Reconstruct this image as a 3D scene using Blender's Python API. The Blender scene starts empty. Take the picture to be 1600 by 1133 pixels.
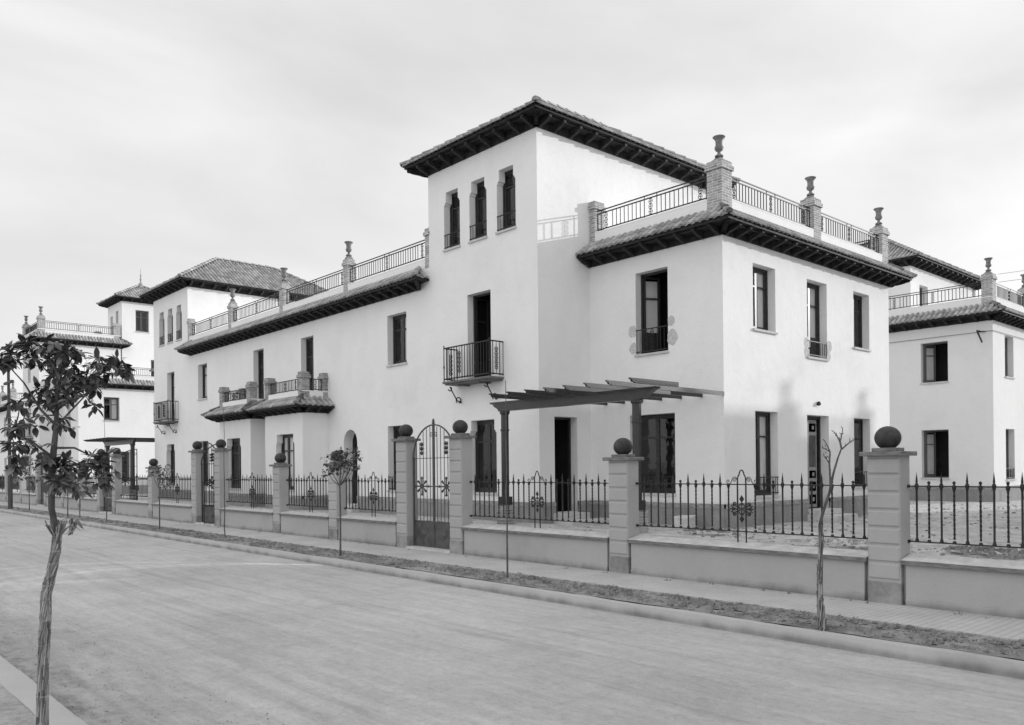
import bpy, bmesh, math, random
from math import sin, cos, pi, radians, sqrt
from mathutils import Vector, Matrix, noise
V = Vector
random.seed(11)
scene = bpy.context.scene
COL = scene.collection

# ------------------------------------------------------------ materials
def new_mat(name):
    m = bpy.data.materials.new(name); m.use_nodes = True
    nt = m.node_tree; b = nt.nodes['Principled BSDF']
    return m, nt, b
def N(nt, t, **kw):
    n = nt.nodes.new(t)
    for k, v in kw.items():
        if k in ('inputs',):
            for a, c in v.items(): n.inputs[a].default_value = c
        else: setattr(n, k, v)
    return n
def g(v, a=1.0): return (v, v, v, a)
def ramp(nt, src, stops):
    r = N(nt, 'ShaderNodeValToRGB'); e = r.color_ramp.elements
    e[0].position, e[0].color = stops[0][0], g(stops[0][1])
    e[1].position, e[1].color = stops[-1][0], g(stops[-1][1])
    for p, v in stops[1:-1]:
        x = e.new(p); x.color = g(v)
    nt.links.new(src, r.inputs[0]); return r.outputs[0]
def noise_n(nt, vec, scale, detail=4, rough=.6, dist=0):
    n = N(nt, 'ShaderNodeTexNoise'); n.inputs['Scale'].default_value = scale
    n.inputs['Detail'].default_value = detail; n.inputs['Roughness'].default_value = rough
    n.inputs['Distortion'].default_value = dist
    nt.links.new(vec, n.inputs['Vector']); return n.outputs['Fac']
def mul(nt, a, b, mode='MULTIPLY', f=1.0):
    m = N(nt, 'ShaderNodeMix', data_type='RGBA', blend_type=mode)
    m.inputs['Factor'].default_value = f
    nt.links.new(a, m.inputs['A']); nt.links.new(b, m.inputs['B']); return m.outputs['Result']
def pos(nt, scale=(1, 1, 1), rot=(0, 0, 0)):
    p = N(nt, 'ShaderNodeNewGeometry'); mp = N(nt, 'ShaderNodeMapping')
    mp.inputs['Scale'].default_value = scale; mp.inputs['Rotation'].default_value = rot
    nt.links.new(p.outputs['Position'], mp.inputs['Vector']); return mp.outputs['Vector']
def bump(nt, b, h, strength, dist=.02):
    n = N(nt, 'ShaderNodeBump'); n.inputs['Strength'].default_value = strength
    n.inputs['Distance'].default_value = dist
    nt.links.new(h, n.inputs['Height']); nt.links.new(n.outputs[0], b.inputs['Normal'])
def simple(name, base, var=.15, scale=6, rough=.8, bs=.3, bsc=40, bd=.01, spec=.3, stretch=(1, 1, 1), island=0, metal=0):
    m, nt, b = new_mat(name)
    v = pos(nt, stretch)
    n1 = noise_n(nt, v, scale, 5)
    c = ramp(nt, n1, [(.3, base * (1 - var)), (.7, base * (1 + var))])
    if island:
        gi = N(nt, 'ShaderNodeNewGeometry')
        c = mul(nt, c, ramp(nt, gi.outputs['Random Per Island'], [(0, 1 - island), (1, 1 + island)]))
    nt.links.new(c, b.inputs['Base Color'])
    b.inputs['Roughness'].default_value = rough
    b.inputs['Specular IOR Level'].default_value = spec
    b.inputs['Metallic'].default_value = metal
    if bs: bump(nt, b, noise_n(nt, v, bsc, 4), bs, bd)
    return m

def stucco(name, base=.84, dirty=.06, base_z=None, hgt=.5, low=.66):
    m, nt, b = new_mat(name)
    v = pos(nt)
    big = ramp(nt, noise_n(nt, v, .55, 6, .62), [(.25, base * (1 - dirty)), (.45, base * (1 - dirty * .25)), (.6, base), (.8, base * 1.02)])
    streak = ramp(nt, noise_n(nt, pos(nt, (2.2, 2.2, .6)), 1.1, 7, .7), [(.3, .965), (.62, 1)])
    c = mul(nt, big, streak)
    spots = ramp(nt, noise_n(nt, v, 11, 4, .6, .4), [(.2, .80), (.3, 1)])
    c = mul(nt, c, spots)
    c = mul(nt, c, ramp(nt, noise_n(nt, v, 38, 6, .8), [(.3, .93), (.5, 1), (.7, 1.03)]))
    c = mul(nt, c, ramp(nt, noise_n(nt, pos(nt, (1, 1, 2.5)), 2.6, 8, .7, .8), [(.28, .95), (.45, 1)]))
    if base_z is not None:   # rain splash dirt above the plinth; on the kerb also painted shade
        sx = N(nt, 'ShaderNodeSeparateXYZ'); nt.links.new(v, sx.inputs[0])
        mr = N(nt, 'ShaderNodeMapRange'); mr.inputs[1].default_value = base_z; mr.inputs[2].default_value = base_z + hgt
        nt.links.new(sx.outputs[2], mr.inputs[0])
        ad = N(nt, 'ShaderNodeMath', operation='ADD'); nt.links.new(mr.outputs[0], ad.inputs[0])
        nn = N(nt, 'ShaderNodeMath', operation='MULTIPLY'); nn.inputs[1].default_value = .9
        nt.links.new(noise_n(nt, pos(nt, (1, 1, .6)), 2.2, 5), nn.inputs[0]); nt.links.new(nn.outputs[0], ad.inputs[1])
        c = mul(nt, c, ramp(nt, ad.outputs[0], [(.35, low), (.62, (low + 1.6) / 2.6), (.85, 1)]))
    nt.links.new(c, b.inputs['Base Color'])
    b.inputs['Roughness'].default_value = .95; b.inputs['Specular IOR Level'].default_value = .15
    h = mul(nt, noise_n(nt, v, 3.2, 5, .6), noise_n(nt, v, 55, 3, .6), 'ADD', .25)
    bump(nt, b, h, .35, .03)
    return m

M = {}
M['wall'] = stucco('white_limewashed_stucco', .85, .10, 1.0)
M['wall2'] = stucco('older_white_stucco', .80, .07, 1.0)
M['interior'] = simple('interior_painted_dark', .035, .2, 3, bs=0, rough=1)  # room darkness put into the colour, so openings read black
M['fence_plaster'] = stucco('grey_cement_render', .43, .24, .19, .24, .5)
M['pillarbase'] = simple('dark_cement_foot', .27, .35, 4, rough=.95, bs=.7, bsc=16)
def plinth_mat():
    m, nt, b = new_mat('grey_plinth_render')
    v = pos(nt)
    body = ramp(nt, noise_n(nt, pos(nt, (1, 1, .5)), 3, 6, .7), [(.25, .20), (.5, .27), (.75, .35)])
    band = ramp(nt, noise_n(nt, pos(nt, (1, 1, 2)), 9, 5, .75), [(.35, .20), (.55, .33), (.72, .56)])
    sx = N(nt, 'ShaderNodeSeparateXYZ'); nt.links.new(v, sx.inputs[0])
    gt = N(nt, 'ShaderNodeMath', operation='GREATER_THAN'); gt.inputs[1].default_value = 1.005
    nt.links.new(sx.outputs[2], gt.inputs[0])
    mx = N(nt, 'ShaderNodeMix', data_type='RGBA'); nt.links.new(gt.outputs[0], mx.inputs['Factor'])
    nt.links.new(body, mx.inputs['A']); nt.links.new(band, mx.inputs['B'])
    nt.links.new(mx.outputs['Result'], b.inputs['Base Color']); b.inputs['Roughness'].default_value = .95
    bump(nt, b, noise_n(nt, v, 14, 5, .7), .6, .03); return m
M['plinth'] = plinth_mat()
M['patch'] = simple('damp_plaster_patch', .53, .2, 14, rough=.95, bs=.4, bsc=30)
M['wood'] = simple('dark_painted_joinery', .028, .35, 9, rough=.4, spec=.45, bs=.2, bsc=60)
M['eave'] = simple('dark_stained_eave_timber', .030, .55, 7, rough=.7, spec=.25, bs=.3, bsc=30)
M['midwood'] = simple('haze_grey_joinery', .13, .15, 9, rough=.5, bs=.1)  # haze over distant window frames put into the colour
M['pergola'] = simple('gloss_painted_pergola_timber', .020, .4, 9, rough=.3, spec=.6, bs=.15, bsc=25, stretch=(1, 1, 3))
M['doorgrey'] = simple('pale_grey_door_paint', .30, .15, 8, rough=.5, bs=.1)
M['shutter'] = simple('white_painted_shutter', .82, .08, 3, rough=.5, bs=.1)
M['iron'] = simple('black_wrought_iron', .022, .4, 12, rough=.55, spec=.35, bs=.3, bsc=70)
M['gateiron'] = simple('grey_gate_sheet_iron', .075, .4, 5, rough=.5, spec=.4, bs=.3, bsc=20)
M['ball'] = simple('dark_glazed_ceramic', .03, .7, 9, rough=.5, spec=.4, bs=.25, bsc=14)
M['stone'] = simple('pale_terracotta_urn', .30, .25, 10, rough=.8, bs=.5, bsc=25)
M['urn'] = simple('terracotta_urn', .2, .35, 12, rough=.7, bs=.6, bsc=30)
M['coping'] = simple('worn_coping_render', .50, .22, 5, rough=.9, bs=.5, bsc=30)
M['copingedge'] = simple('coping_tile_edge', .18, .45, 6, rough=.85, bs=.5, bsc=18, stretch=(1, 1, 5))
M['concrete'] = stucco('kerb_concrete', .47, .25, .035, .17, .5)  # splash tone low on the face also carries its painted shade
M['step'] = simple('stone_step', .55, .15, 5, rough=.9, bs=.4, bsc=26)
M['straw'] = simple('straw_wrapping', .27, .4, 26, rough=.9, bs=.8, bsc=60, stretch=(1, 1, .12), island=.65)
M['slab'] = simple('dark_balcony_slab', .15, .3, 6, rough=.8, bs=.4)
M['bark'] = simple('grey_bark', .10, .4, 22, rough=.9, bs=.8, bsc=50, stretch=(1, 1, .3))
M['pole'] = simple('tarred_pole_wood', .085, .35, 14, rough=.85, bs=.5, bsc=40, stretch=(1, 1, .1))
M['deadleaf'] = simple('withered_leaf', .22, .3, 12, rough=.9, bs=0, island=.35)
M['stonepebble'] = simple('rubble_stone', .42, .3, 6, rough=.95, bs=.6, bsc=18, island=.35)

def tile_mat():
    m, nt, b = new_mat('barrel_roof_tile')
    v = pos(nt)
    gi = N(nt, 'ShaderNodeNewGeometry')
    c = ramp(nt, gi.outputs['Random Per Island'], [(0, .26), (.5, .36), (1, .48)])
    c = mul(nt, c, ramp(nt, noise_n(nt, v, 2.2, 5), [(.3, .78), (.7, 1.12)]))
    c = mul(nt, c, ramp(nt, noise_n(nt, v, 16, 4), [(.3, .8), (.7, 1.1)]))
    nt.links.new(c, b.inputs['Base Color']); b.inputs['Roughness'].default_value = .9
    bump(nt, b, noise_n(nt, v, 40, 4), .4, .01); return m
M['tile'] = tile_mat()

def brick_mat(name='pale_brickwork', a=.42, bcol=.24, mortar=.62, wash=.0):
    m, nt, b = new_mat(name)
    p = N(nt, 'ShaderNodeNewGeometry'); s = N(nt, 'ShaderNodeSeparateXYZ'); nt.links.new(p.outputs['Position'], s.inputs[0])
    ad = N(nt, 'ShaderNodeMath', operation='ADD'); nt.links.new(s.outputs[0], ad.inputs[0]); nt.links.new(s.outputs[1], ad.inputs[1])
    cb = N(nt, 'ShaderNodeCombineXYZ'); nt.links.new(ad.outputs[0], cb.inputs[0]); nt.links.new(s.outputs[2], cb.inputs[1])
    br = N(nt, 'ShaderNodeTexBrick'); nt.links.new(cb.outputs[0], br.inputs['Vector'])
    for k, x in dict(Scale=1, **{'Brick Width': .26, 'Row Height': .062, 'Mortar Size': .009, 'Mortar Smooth': .3, 'Bias': -.1}).items(): br.inputs[k].default_value = x
    br.inputs['Color1'].default_value = g(a); br.inputs['Color2'].default_value = g(bcol); br.inputs['Mortar'].default_value = g(mortar)
    c = mul(nt, br.outputs['Color'], ramp(nt, noise_n(nt, p.outputs['Position'], 9, 5), [(.3, .75), (.7, 1.15)]))
    nt.links.new(c, b.inputs['Base Color']); b.inputs['Roughness'].default_value = .95
    inv = N(nt, 'ShaderNodeMath', operation='SUBTRACT'); inv.inputs[0].default_value = 1; nt.links.new(br.outputs['Fac'], inv.inputs[1])
    bump(nt, b, inv.outputs[0], .5, .01); return m
M['brick'] = brick_mat()
M['brickdark'] = brick_mat('rough_brickwork', .36, .15, .42)

def glass_mat():
    m, nt, b = new_mat('window_glass')
    out = nt.nodes['Material Output']; nt.nodes.remove(b)
    t = N(nt, 'ShaderNodeBsdfTransparent'); t.inputs[0].default_value = g(.86)
    gl = N(nt, 'ShaderNodeBsdfGlossy'); gl.inputs['Roughness'].default_value = .03; gl.inputs[0].default_value = g(.9)
    bp = N(nt, 'ShaderNodeBump'); bp.inputs['Strength'].default_value = .08; bp.inputs['Distance'].default_value = .05
    nt.links.new(noise_n(nt, pos(nt), 2.5, 2), bp.inputs['Height']); nt.links.new(bp.outputs[0], gl.inputs['Normal'])
    lw = N(nt, 'ShaderNodeLayerWeight'); lw.inputs[0].default_value = .5
    pw = N(nt, 'ShaderNodeMath', operation='POWER'); pw.inputs[1].default_value = 5; nt.links.new(lw.outputs['Facing'], pw.inputs[0])
    f = N(nt, 'ShaderNodeMath', operation='MULTIPLY_ADD'); f.inputs[1].default_value = .92; f.inputs[2].default_value = .06; nt.links.new(pw.outputs[0], f.inputs[0])
    mx = N(nt, 'ShaderNodeMixShader'); nt.links.new(f.outputs[0], mx.inputs[0]); nt.links.new(t.outputs[0], mx.inputs[1]); nt.links.new(gl.outputs[0], mx.inputs[2])
    nt.links.new(mx.outputs[0], out.inputs[0]); return m
M['glass'] = glass_mat()

def leaf_mat(name, base, spec=.5):
    m, nt, b = new_mat(name)
    gi = N(nt, 'ShaderNodeNewGeometry')
    c = ramp(nt, gi.outputs['Random Per Island'], [(0, base * .5), (.6, base), (.9, base * 1.9), (1, base * 3)])
    nt.links.new(c, b.inputs['Base Color']); b.inputs['Roughness'].default_value = .33
    b.inputs['Specular IOR Level'].default_value = spec
    return m
M['leaf'] = leaf_mat('glossy_dark_leaf', .075)
M['leaf2'] = leaf_mat('small_tree_leaf', .06, .4)

def road_mat():
    m, nt, b = new_mat('packed_earth_road')
    v = pos(nt); vs = pos(nt, (.16, 1.7, 1), (0, 0, radians(5)))
    c = ramp(nt, noise_n(nt, v, .25, 5, .6), [(.3, .41), (.7, .53)])
    c = mul(nt, c, ramp(nt, noise_n(nt, vs, 2.2, 8, .72), [(.28, .89), (.5, 1), (.72, 1.07)]))
    c = mul(nt, c, ramp(nt, noise_n(nt, pos(nt, (.25, 1.6, 1), (0, 0, radians(-12))), 3, 7, .75), [(.3, .90), (.7, 1.06)]))
    c = mul(nt, c, ramp(nt, noise_n(nt, v, .9, 8, .75, .6), [(.3, .84), (.5, 1), (.7, 1.08)]))
    c = mul(nt, c, ramp(nt, noise_n(nt, v, 9, 9, .85), [(.25, .70), (.5, 1), (.8, 1.18)]))
    c = mul(nt, c, ramp(nt, noise_n(nt, v, 60, 3, .6), [(.22, .7), (.36, 1), (.8, 1.1)]))
    c = mul(nt, c, ramp(nt, noise_n(nt, pos(nt, (.05, 4.5, 1), (0, 0, radians(1.5))), 1.2, 5, .6), [(.34, .88), (.42, .98), (.5, 1), (.68, 1.06)]))
    # darker dirt gathered towards the near kerb
    sx = N(nt, 'ShaderNodeSeparateXYZ'); nt.links.new(v, sx.inputs[0])
    mr = N(nt, 'ShaderNodeMapRange'); mr.inputs[1].default_value = 1.7; mr.inputs[2].default_value = 4.6
    nt.links.new(sx.outputs[1], mr.inputs[0])
    ad = N(nt, 'ShaderNodeMath', operation='ADD'); nt.links.new(mr.outputs[0], ad.inputs[0]); nt.links.new(noise_n(nt, pos(nt, (.7, 1.3, 1)), 3.5, 8, .75), ad.inputs[1])
    c = mul(nt, c, ramp(nt, ad.outputs[0], [(.42, .42), (.62, .80), (.95, 1)]))
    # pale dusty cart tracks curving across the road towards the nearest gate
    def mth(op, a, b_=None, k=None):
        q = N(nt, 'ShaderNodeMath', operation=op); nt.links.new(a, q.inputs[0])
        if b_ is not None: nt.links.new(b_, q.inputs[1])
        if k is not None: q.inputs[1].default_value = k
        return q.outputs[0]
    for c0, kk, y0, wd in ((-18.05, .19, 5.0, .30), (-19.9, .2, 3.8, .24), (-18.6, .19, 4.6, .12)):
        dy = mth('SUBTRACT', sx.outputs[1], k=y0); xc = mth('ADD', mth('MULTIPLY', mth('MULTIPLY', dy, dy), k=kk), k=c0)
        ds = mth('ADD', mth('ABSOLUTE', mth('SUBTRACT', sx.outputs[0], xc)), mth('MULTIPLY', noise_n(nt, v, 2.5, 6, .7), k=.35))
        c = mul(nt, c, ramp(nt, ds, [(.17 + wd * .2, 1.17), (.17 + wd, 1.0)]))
    nt.links.new(c, b.inputs['Base Color']); b.inputs['Roughness'].default_value = .95; b.inputs['Specular IOR Level'].default_value = .2
    h = mul(nt, noise_n(nt, vs, 5, 6, .7), noise_n(nt, v, 30, 5, .7), 'ADD', .6)
    bump(nt, b, h, .7, .04); return m
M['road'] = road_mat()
def pave_mat():
    m, nt, b = new_mat('grooved_cement_pavement')
    v = pos(nt)
    c = ramp(nt, noise_n(nt, v, 1.2, 6, .65), [(.3, .40), (.7, .53)])
    w = N(nt, 'ShaderNodeTexWave', wave_type='BANDS', bands_direction='X', wave_profile='SIN'); w.inputs['Scale'].default_value = 3.4
    w.inputs['Distortion'].default_value = .15; nt.links.new(v, w.inputs['Vector'])
    groove = ramp(nt, w.outputs['Fac'], [(.0, .80), (.06, .84), (.16, 1)])
    c = mul(nt, c, groove); c = mul(nt, c, ramp(nt, noise_n(nt, v, 20, 5, .7), [(.3, .88), (.7, 1.06)]))
    nt.links.new(c, b.inputs['Base Color']); b.inputs['Roughness'].default_value = .95
    bump(nt, b, groove, .5, .01); return m
M['pave'] = pave_mat()
def soil_mat(name, a, bb, sc=2.0, fine=20):
    m, nt, b = new_mat(name)
    v = pos(nt)
    c = ramp(nt, noise_n(nt, v, sc, 8, .75), [(.3, a), (.5, (a + bb) / 2), (.7, bb)])
    c = mul(nt, c, ramp(nt, noise_n(nt, v, fine, 6, .8), [(.3, .6), (.5, 1), (.75, 1.25)]))
    nt.links.new(c, b.inputs['Base Color']); b.inputs['Roughness'].default_value = 1; b.inputs['Specular IOR Level'].default_value = .1
    bump(nt, b, noise_n(nt, v, fine * .8, 7, .8), .9, .04); return m
M['track'] = soil_mat('pale_dust_track', .50, .64, 3, 14)
M['soil'] = soil_mat('dark_strip_soil', .13, .42, 1.3, 9)
M['yard'] = soil_mat('trodden_yard_earth', .30, .66, 1.6, 7)
M['verge'] = soil_mat('pale_dust_verge', .36, .50, 1.5, 12)
M['weed'] = leaf_mat('dry_weed', .12, .2)

# ------------------------------------------------------------ mesh builder
class Fr:
    """wall frame: u along the wall, z up, d outwards"""
    def __init__(s, o, u, n): s.o = V(o); s.u = V(u).normalized(); s.n = V(n).normalized()
    def p(s, u, z, d=0): q = s.o + s.u * u + s.n * d; return V((q.x, q.y, z))
TX = [None]        # current point transform (used for the mirrored neighbour)
class MB:
    def __init__(s): s.v = []; s.f = []
    def add(s, pts, faces):
        b = len(s.v); s.v += [V(p) for p in pts]; s.f += [[b + i for i in f] for f in faces]; return s
    def quad(s, a, b, c, d): return s.add([a, b, c, d], [(0, 1, 2, 3)])
    def box(s, x0, x1, y0, y1, z0, z1):
        return s.hexa([V((x, y, z)) for z in (z0, z1) for x, y in ((x0, y0), (x1, y0), (x1, y1), (x0, y1))])
    def hexa(s, p): return s.add(p, [(0, 3, 2, 1), (4, 5, 6, 7), (0, 1, 5, 4), (1, 2, 6, 5), (2, 3, 7, 6), (3, 0, 4, 7)])
    def fbox(s, F, u0, u1, z0, z1, d0, d1):
        return s.hexa([F.p(u, z, d) for z in (z0, z1) for u, d in ((u0, d0), (u1, d0), (u1, d1), (u0, d1))])
    def prism(s, F, poly, d0, d1):
        n = len(poly); pts = [F.p(u, z, d0) for u, z in poly] + [F.p(u, z, d1) for u, z in poly]
        fs = [tuple(range(n)), tuple(range(2 * n - 1, n - 1, -1))] + [(i, (i + 1) % n, n + (i + 1) % n, n + i) for i in range(n)]
        return s.add(pts, fs)
    def dprism(s, F, poly, u0, u1):
        """polygon in (d,z) extruded along u"""
        n = len(poly); pts = [F.p(u0, z, d) for d, z in poly] + [F.p(u1, z, d) for d, z in poly]
        fs = [tuple(range(n)), tuple(range(2 * n - 1, n - 1, -1))] + [(i, (i + 1) % n, n + (i + 1) % n, n + i) for i in range(n)]
        return s.add(pts, fs)
    def tube(s, pts, r, n=6, caps=True, twist=0):
        pts = [V(p) for p in pts]; k = len(pts)
        rs = r if isinstance(r, (list, tuple)) else [r] * k
        t0 = (pts[1] - pts[0]).normalized(); up = V((0, 0, 1)) if abs(t0.z) < .9 else V((1, 0, 0))
        a = t0.cross(up).normalized(); base = len(s.v)
        for i, p in enumerate(pts):
            t = (pts[min(i + 1, k - 1)] - pts[max(i - 1, 0)])
            if t.length < 1e-9: t = t0
            t.normalize(); a = (a - t * a.dot(t)).normalized(); b = t.cross(a)
            for j in range(n):
                w = 2 * pi * j / n + twist * i; s.v.append(p + (a * cos(w) + b * sin(w)) * rs[i])
        for i in range(k - 1):
            for j in range(n):
                s.f.append([base + i * n + j, base + i * n + (j + 1) % n, base + (i + 1) * n + (j + 1) % n, base + (i + 1) * n + j])
        if caps:
            s.f.append([base + j for j in range(n)][::-1]); s.f.append([base + (k - 1) * n + j for j in range(n)])
        return s
    def lathe(s, c, prof, n=12, sx=1, sy=1, rot=0):
        base = len(s.v); c = V(c)
        for r, z in prof:
            for j in range(n):
                w = 2 * pi * j / n + rot; s.v.append(V((c.x + r * cos(w) * sx, c.y + r * sin(w) * sy, c.z + z)))
        k = len(prof)
        for i in range(k - 1):
            for j in range(n):
                s.f.append([base + i * n + j, base + i * n + (j + 1) % n, base + (i + 1) * n + (j + 1) % n, base + (i + 1) * n + j])
        s.f.append([base + j for j in range(n)][::-1]); s.f.append([base + (k - 1) * n + j for j in range(n)])
        return s
    def build(s, name, mat, parent=None, smooth=False, loc=None, bevel=0):
        if not s.f: return None
        vs = s.v
        if TX[0]: vs = [TX[0](p) for p in vs]
        o0 = V((0, 0, 0))
        if parent is not None: o0 = wloc(parent)
        if loc is not None: off = V(loc)
        elif parent is not None: off = o0
        else:
            off = V((0, 0, 0))
        me = bpy.data.meshes.new(name); me.from_pydata([p - off for p in vs], [], s.f); me.update()
        bm = bmesh.new(); bm.from_mesh(me); bmesh.ops.recalc_face_normals(bm, faces=bm.faces); bm.to_mesh(me); bm.free()
        if smooth:
            me.polygons.foreach_set('use_smooth', [True] * len(me.polygons))
            try: me.set_sharp_from_angle(angle=radians(40))
            except Exception: pass
        me.materials.append(M[mat] if isinstance(mat, str) else mat)
        o = bpy.data.objects.new(name, me); COL.objects.link(o)
        o.location = off - o0 if parent is not None else off
        if parent is not None: o.parent = parent
        WL[o.name] = off
        if bevel:
            bv = o.modifiers.new('soft_edges', 'BEVEL'); bv.width = bevel; bv.segments = 2; bv.limit_method = 'ANGLE'; bv.angle_limit = radians(40)
        return o
WL = {}
def wloc(o): return WL.get(o.name, V((0, 0, 0)))
def tag(o, label=None, cat=None, group=None, kind=None):
    if label: o['label'] = label
    if cat: o['category'] = cat
    if group: o['group'] = group
    if kind: o['kind'] = kind
    return o
def thing(name, loc, label, cat, group=None):
    e = bpy.data.objects.new(name, None); COL.objects.link(e); e.location = V(loc); e.empty_display_size = .3
    WL[e.name] = V(loc); return tag(e, label, cat, group)
def copy_tree(o, parent=None):
    c = o.copy(); COL.objects.link(c)
    if parent is not None: c.parent = parent
    for ch in o.children: copy_tree(ch, c)
    return c
def place_copy(o, loc, label, cat=None, group=None):
    c = copy_tree(o); c.location = V(loc); WL[c.name] = V(loc)
    c['label'] = label
    if cat: c['category'] = cat
    if group: c['group'] = group
    return c
def structure(o): o['kind'] = 'structure'; return o
# ------------------------------------------------------------ architecture
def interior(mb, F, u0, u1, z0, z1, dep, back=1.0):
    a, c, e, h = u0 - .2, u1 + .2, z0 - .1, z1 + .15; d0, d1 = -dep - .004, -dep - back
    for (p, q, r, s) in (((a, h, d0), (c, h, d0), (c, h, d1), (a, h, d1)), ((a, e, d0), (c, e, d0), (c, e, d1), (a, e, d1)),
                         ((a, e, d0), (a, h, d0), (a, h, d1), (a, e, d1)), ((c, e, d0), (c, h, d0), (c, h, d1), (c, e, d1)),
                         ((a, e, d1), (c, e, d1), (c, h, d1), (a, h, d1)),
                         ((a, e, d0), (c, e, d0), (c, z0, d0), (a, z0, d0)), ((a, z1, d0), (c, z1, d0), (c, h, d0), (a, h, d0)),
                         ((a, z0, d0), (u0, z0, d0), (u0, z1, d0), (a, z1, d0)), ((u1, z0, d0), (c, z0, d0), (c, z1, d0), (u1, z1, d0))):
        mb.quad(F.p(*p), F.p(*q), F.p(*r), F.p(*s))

def facade(F, U, z0, z1, ops, wmb, imb, dep=.22, thick=.0):
    us = sorted({0, U} | {o['u0'] for o in ops} | {o['u1'] for o in ops})
    zs = sorted({z0, z1} | {o['z0'] for o in ops} | {o['z1'] for o in ops})
    for i in range(len(us) - 1):
        for j in range(len(zs) - 1):
            um, zm = (us[i] + us[i + 1]) / 2, (zs[j] + zs[j + 1]) / 2
            if any(o['u0'] < um < o['u1'] and o['z0'] < zm < o['z1'] for o in ops): continue
            wmb.quad(F.p(us[i], zs[j]), F.p(us[i + 1], zs[j]), F.p(us[i + 1], zs[j + 1]), F.p(us[i], zs[j + 1]))
    for o in ops:
        a, c, e, h = o['u0'], o['u1'], o['z0'], o['z1']; D = o.get('dep', dep)
        for (p, q) in (((a, e), (a, h)), ((c, e), (c, h)), ((a, h), (c, h)), ((a, e), (c, e))):
            wmb.quad(F.p(p[0], p[1], 0), F.p(q[0], q[1], 0), F.p(q[0], q[1], -D), F.p(p[0], p[1], -D))
        if o.get('shape') == 'shoulder':
            w, k = .085, .36
            for sgn, ux in ((1, a), (-1, c)):
                poly = [(ux, h), (ux, h - k), (ux + sgn * w * .4, h - k + .01), (ux + sgn * w * .45, h - k + .06), (ux + sgn * w, h - k + .075), (ux + sgn * w, h)]
                wmb.prism(F, poly, -D, 0)
        if o.get('shape') == 'arch':
            r = (c - a) / 2; um = (a + c) / 2; zs_ = h - r
            left = [(a, h)] + [(um - r * cos(t), zs_ + r * sin(t)) for t in [pi / 2 * i / 8 for i in range(9)]]
            wmb.prism(F, left, -D, 0)
            right = [(c, h)] + [(um + r * cos(t), zs_ + r * sin(t)) for t in [pi / 2 * i / 8 for i in range(9)]]
            wmb.prism(F, right, -D, 0)

def leaf(F, w, z0, z1, fm, gm, door=False, st=.055, tr=.72, sm=None):
    fm.fbox(F, 0, st, z0, z1, -.02, .02); fm.fbox(F, w - st, w, z0, z1, -.02, .02)
    fm.fbox(F, st, w - st, z1 - st, z1, -.019, .019)
    kb = z0 + (.55 if door else .09)
    fm.fbox(F, st, w - st, z0, kb if not door else z0 + .1, -.019, .019)
    if door:
        fm.fbox(F, st, w - st, z0 + .1, kb - .06, -.008, .008); fm.fbox(F, st, w - st, kb - .06, kb, -.019, .019)
    zt = z0 + (z1 - z0) * tr
    fm.fbox(F, st, w - st, zt - .02, zt + .02, -.017, .017)
    gm.quad(F.p(st, kb, 0), F.p(w - st, kb, 0), F.p(w - st, z1 - st, 0), F.p(st, z1 - st, 0))

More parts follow.
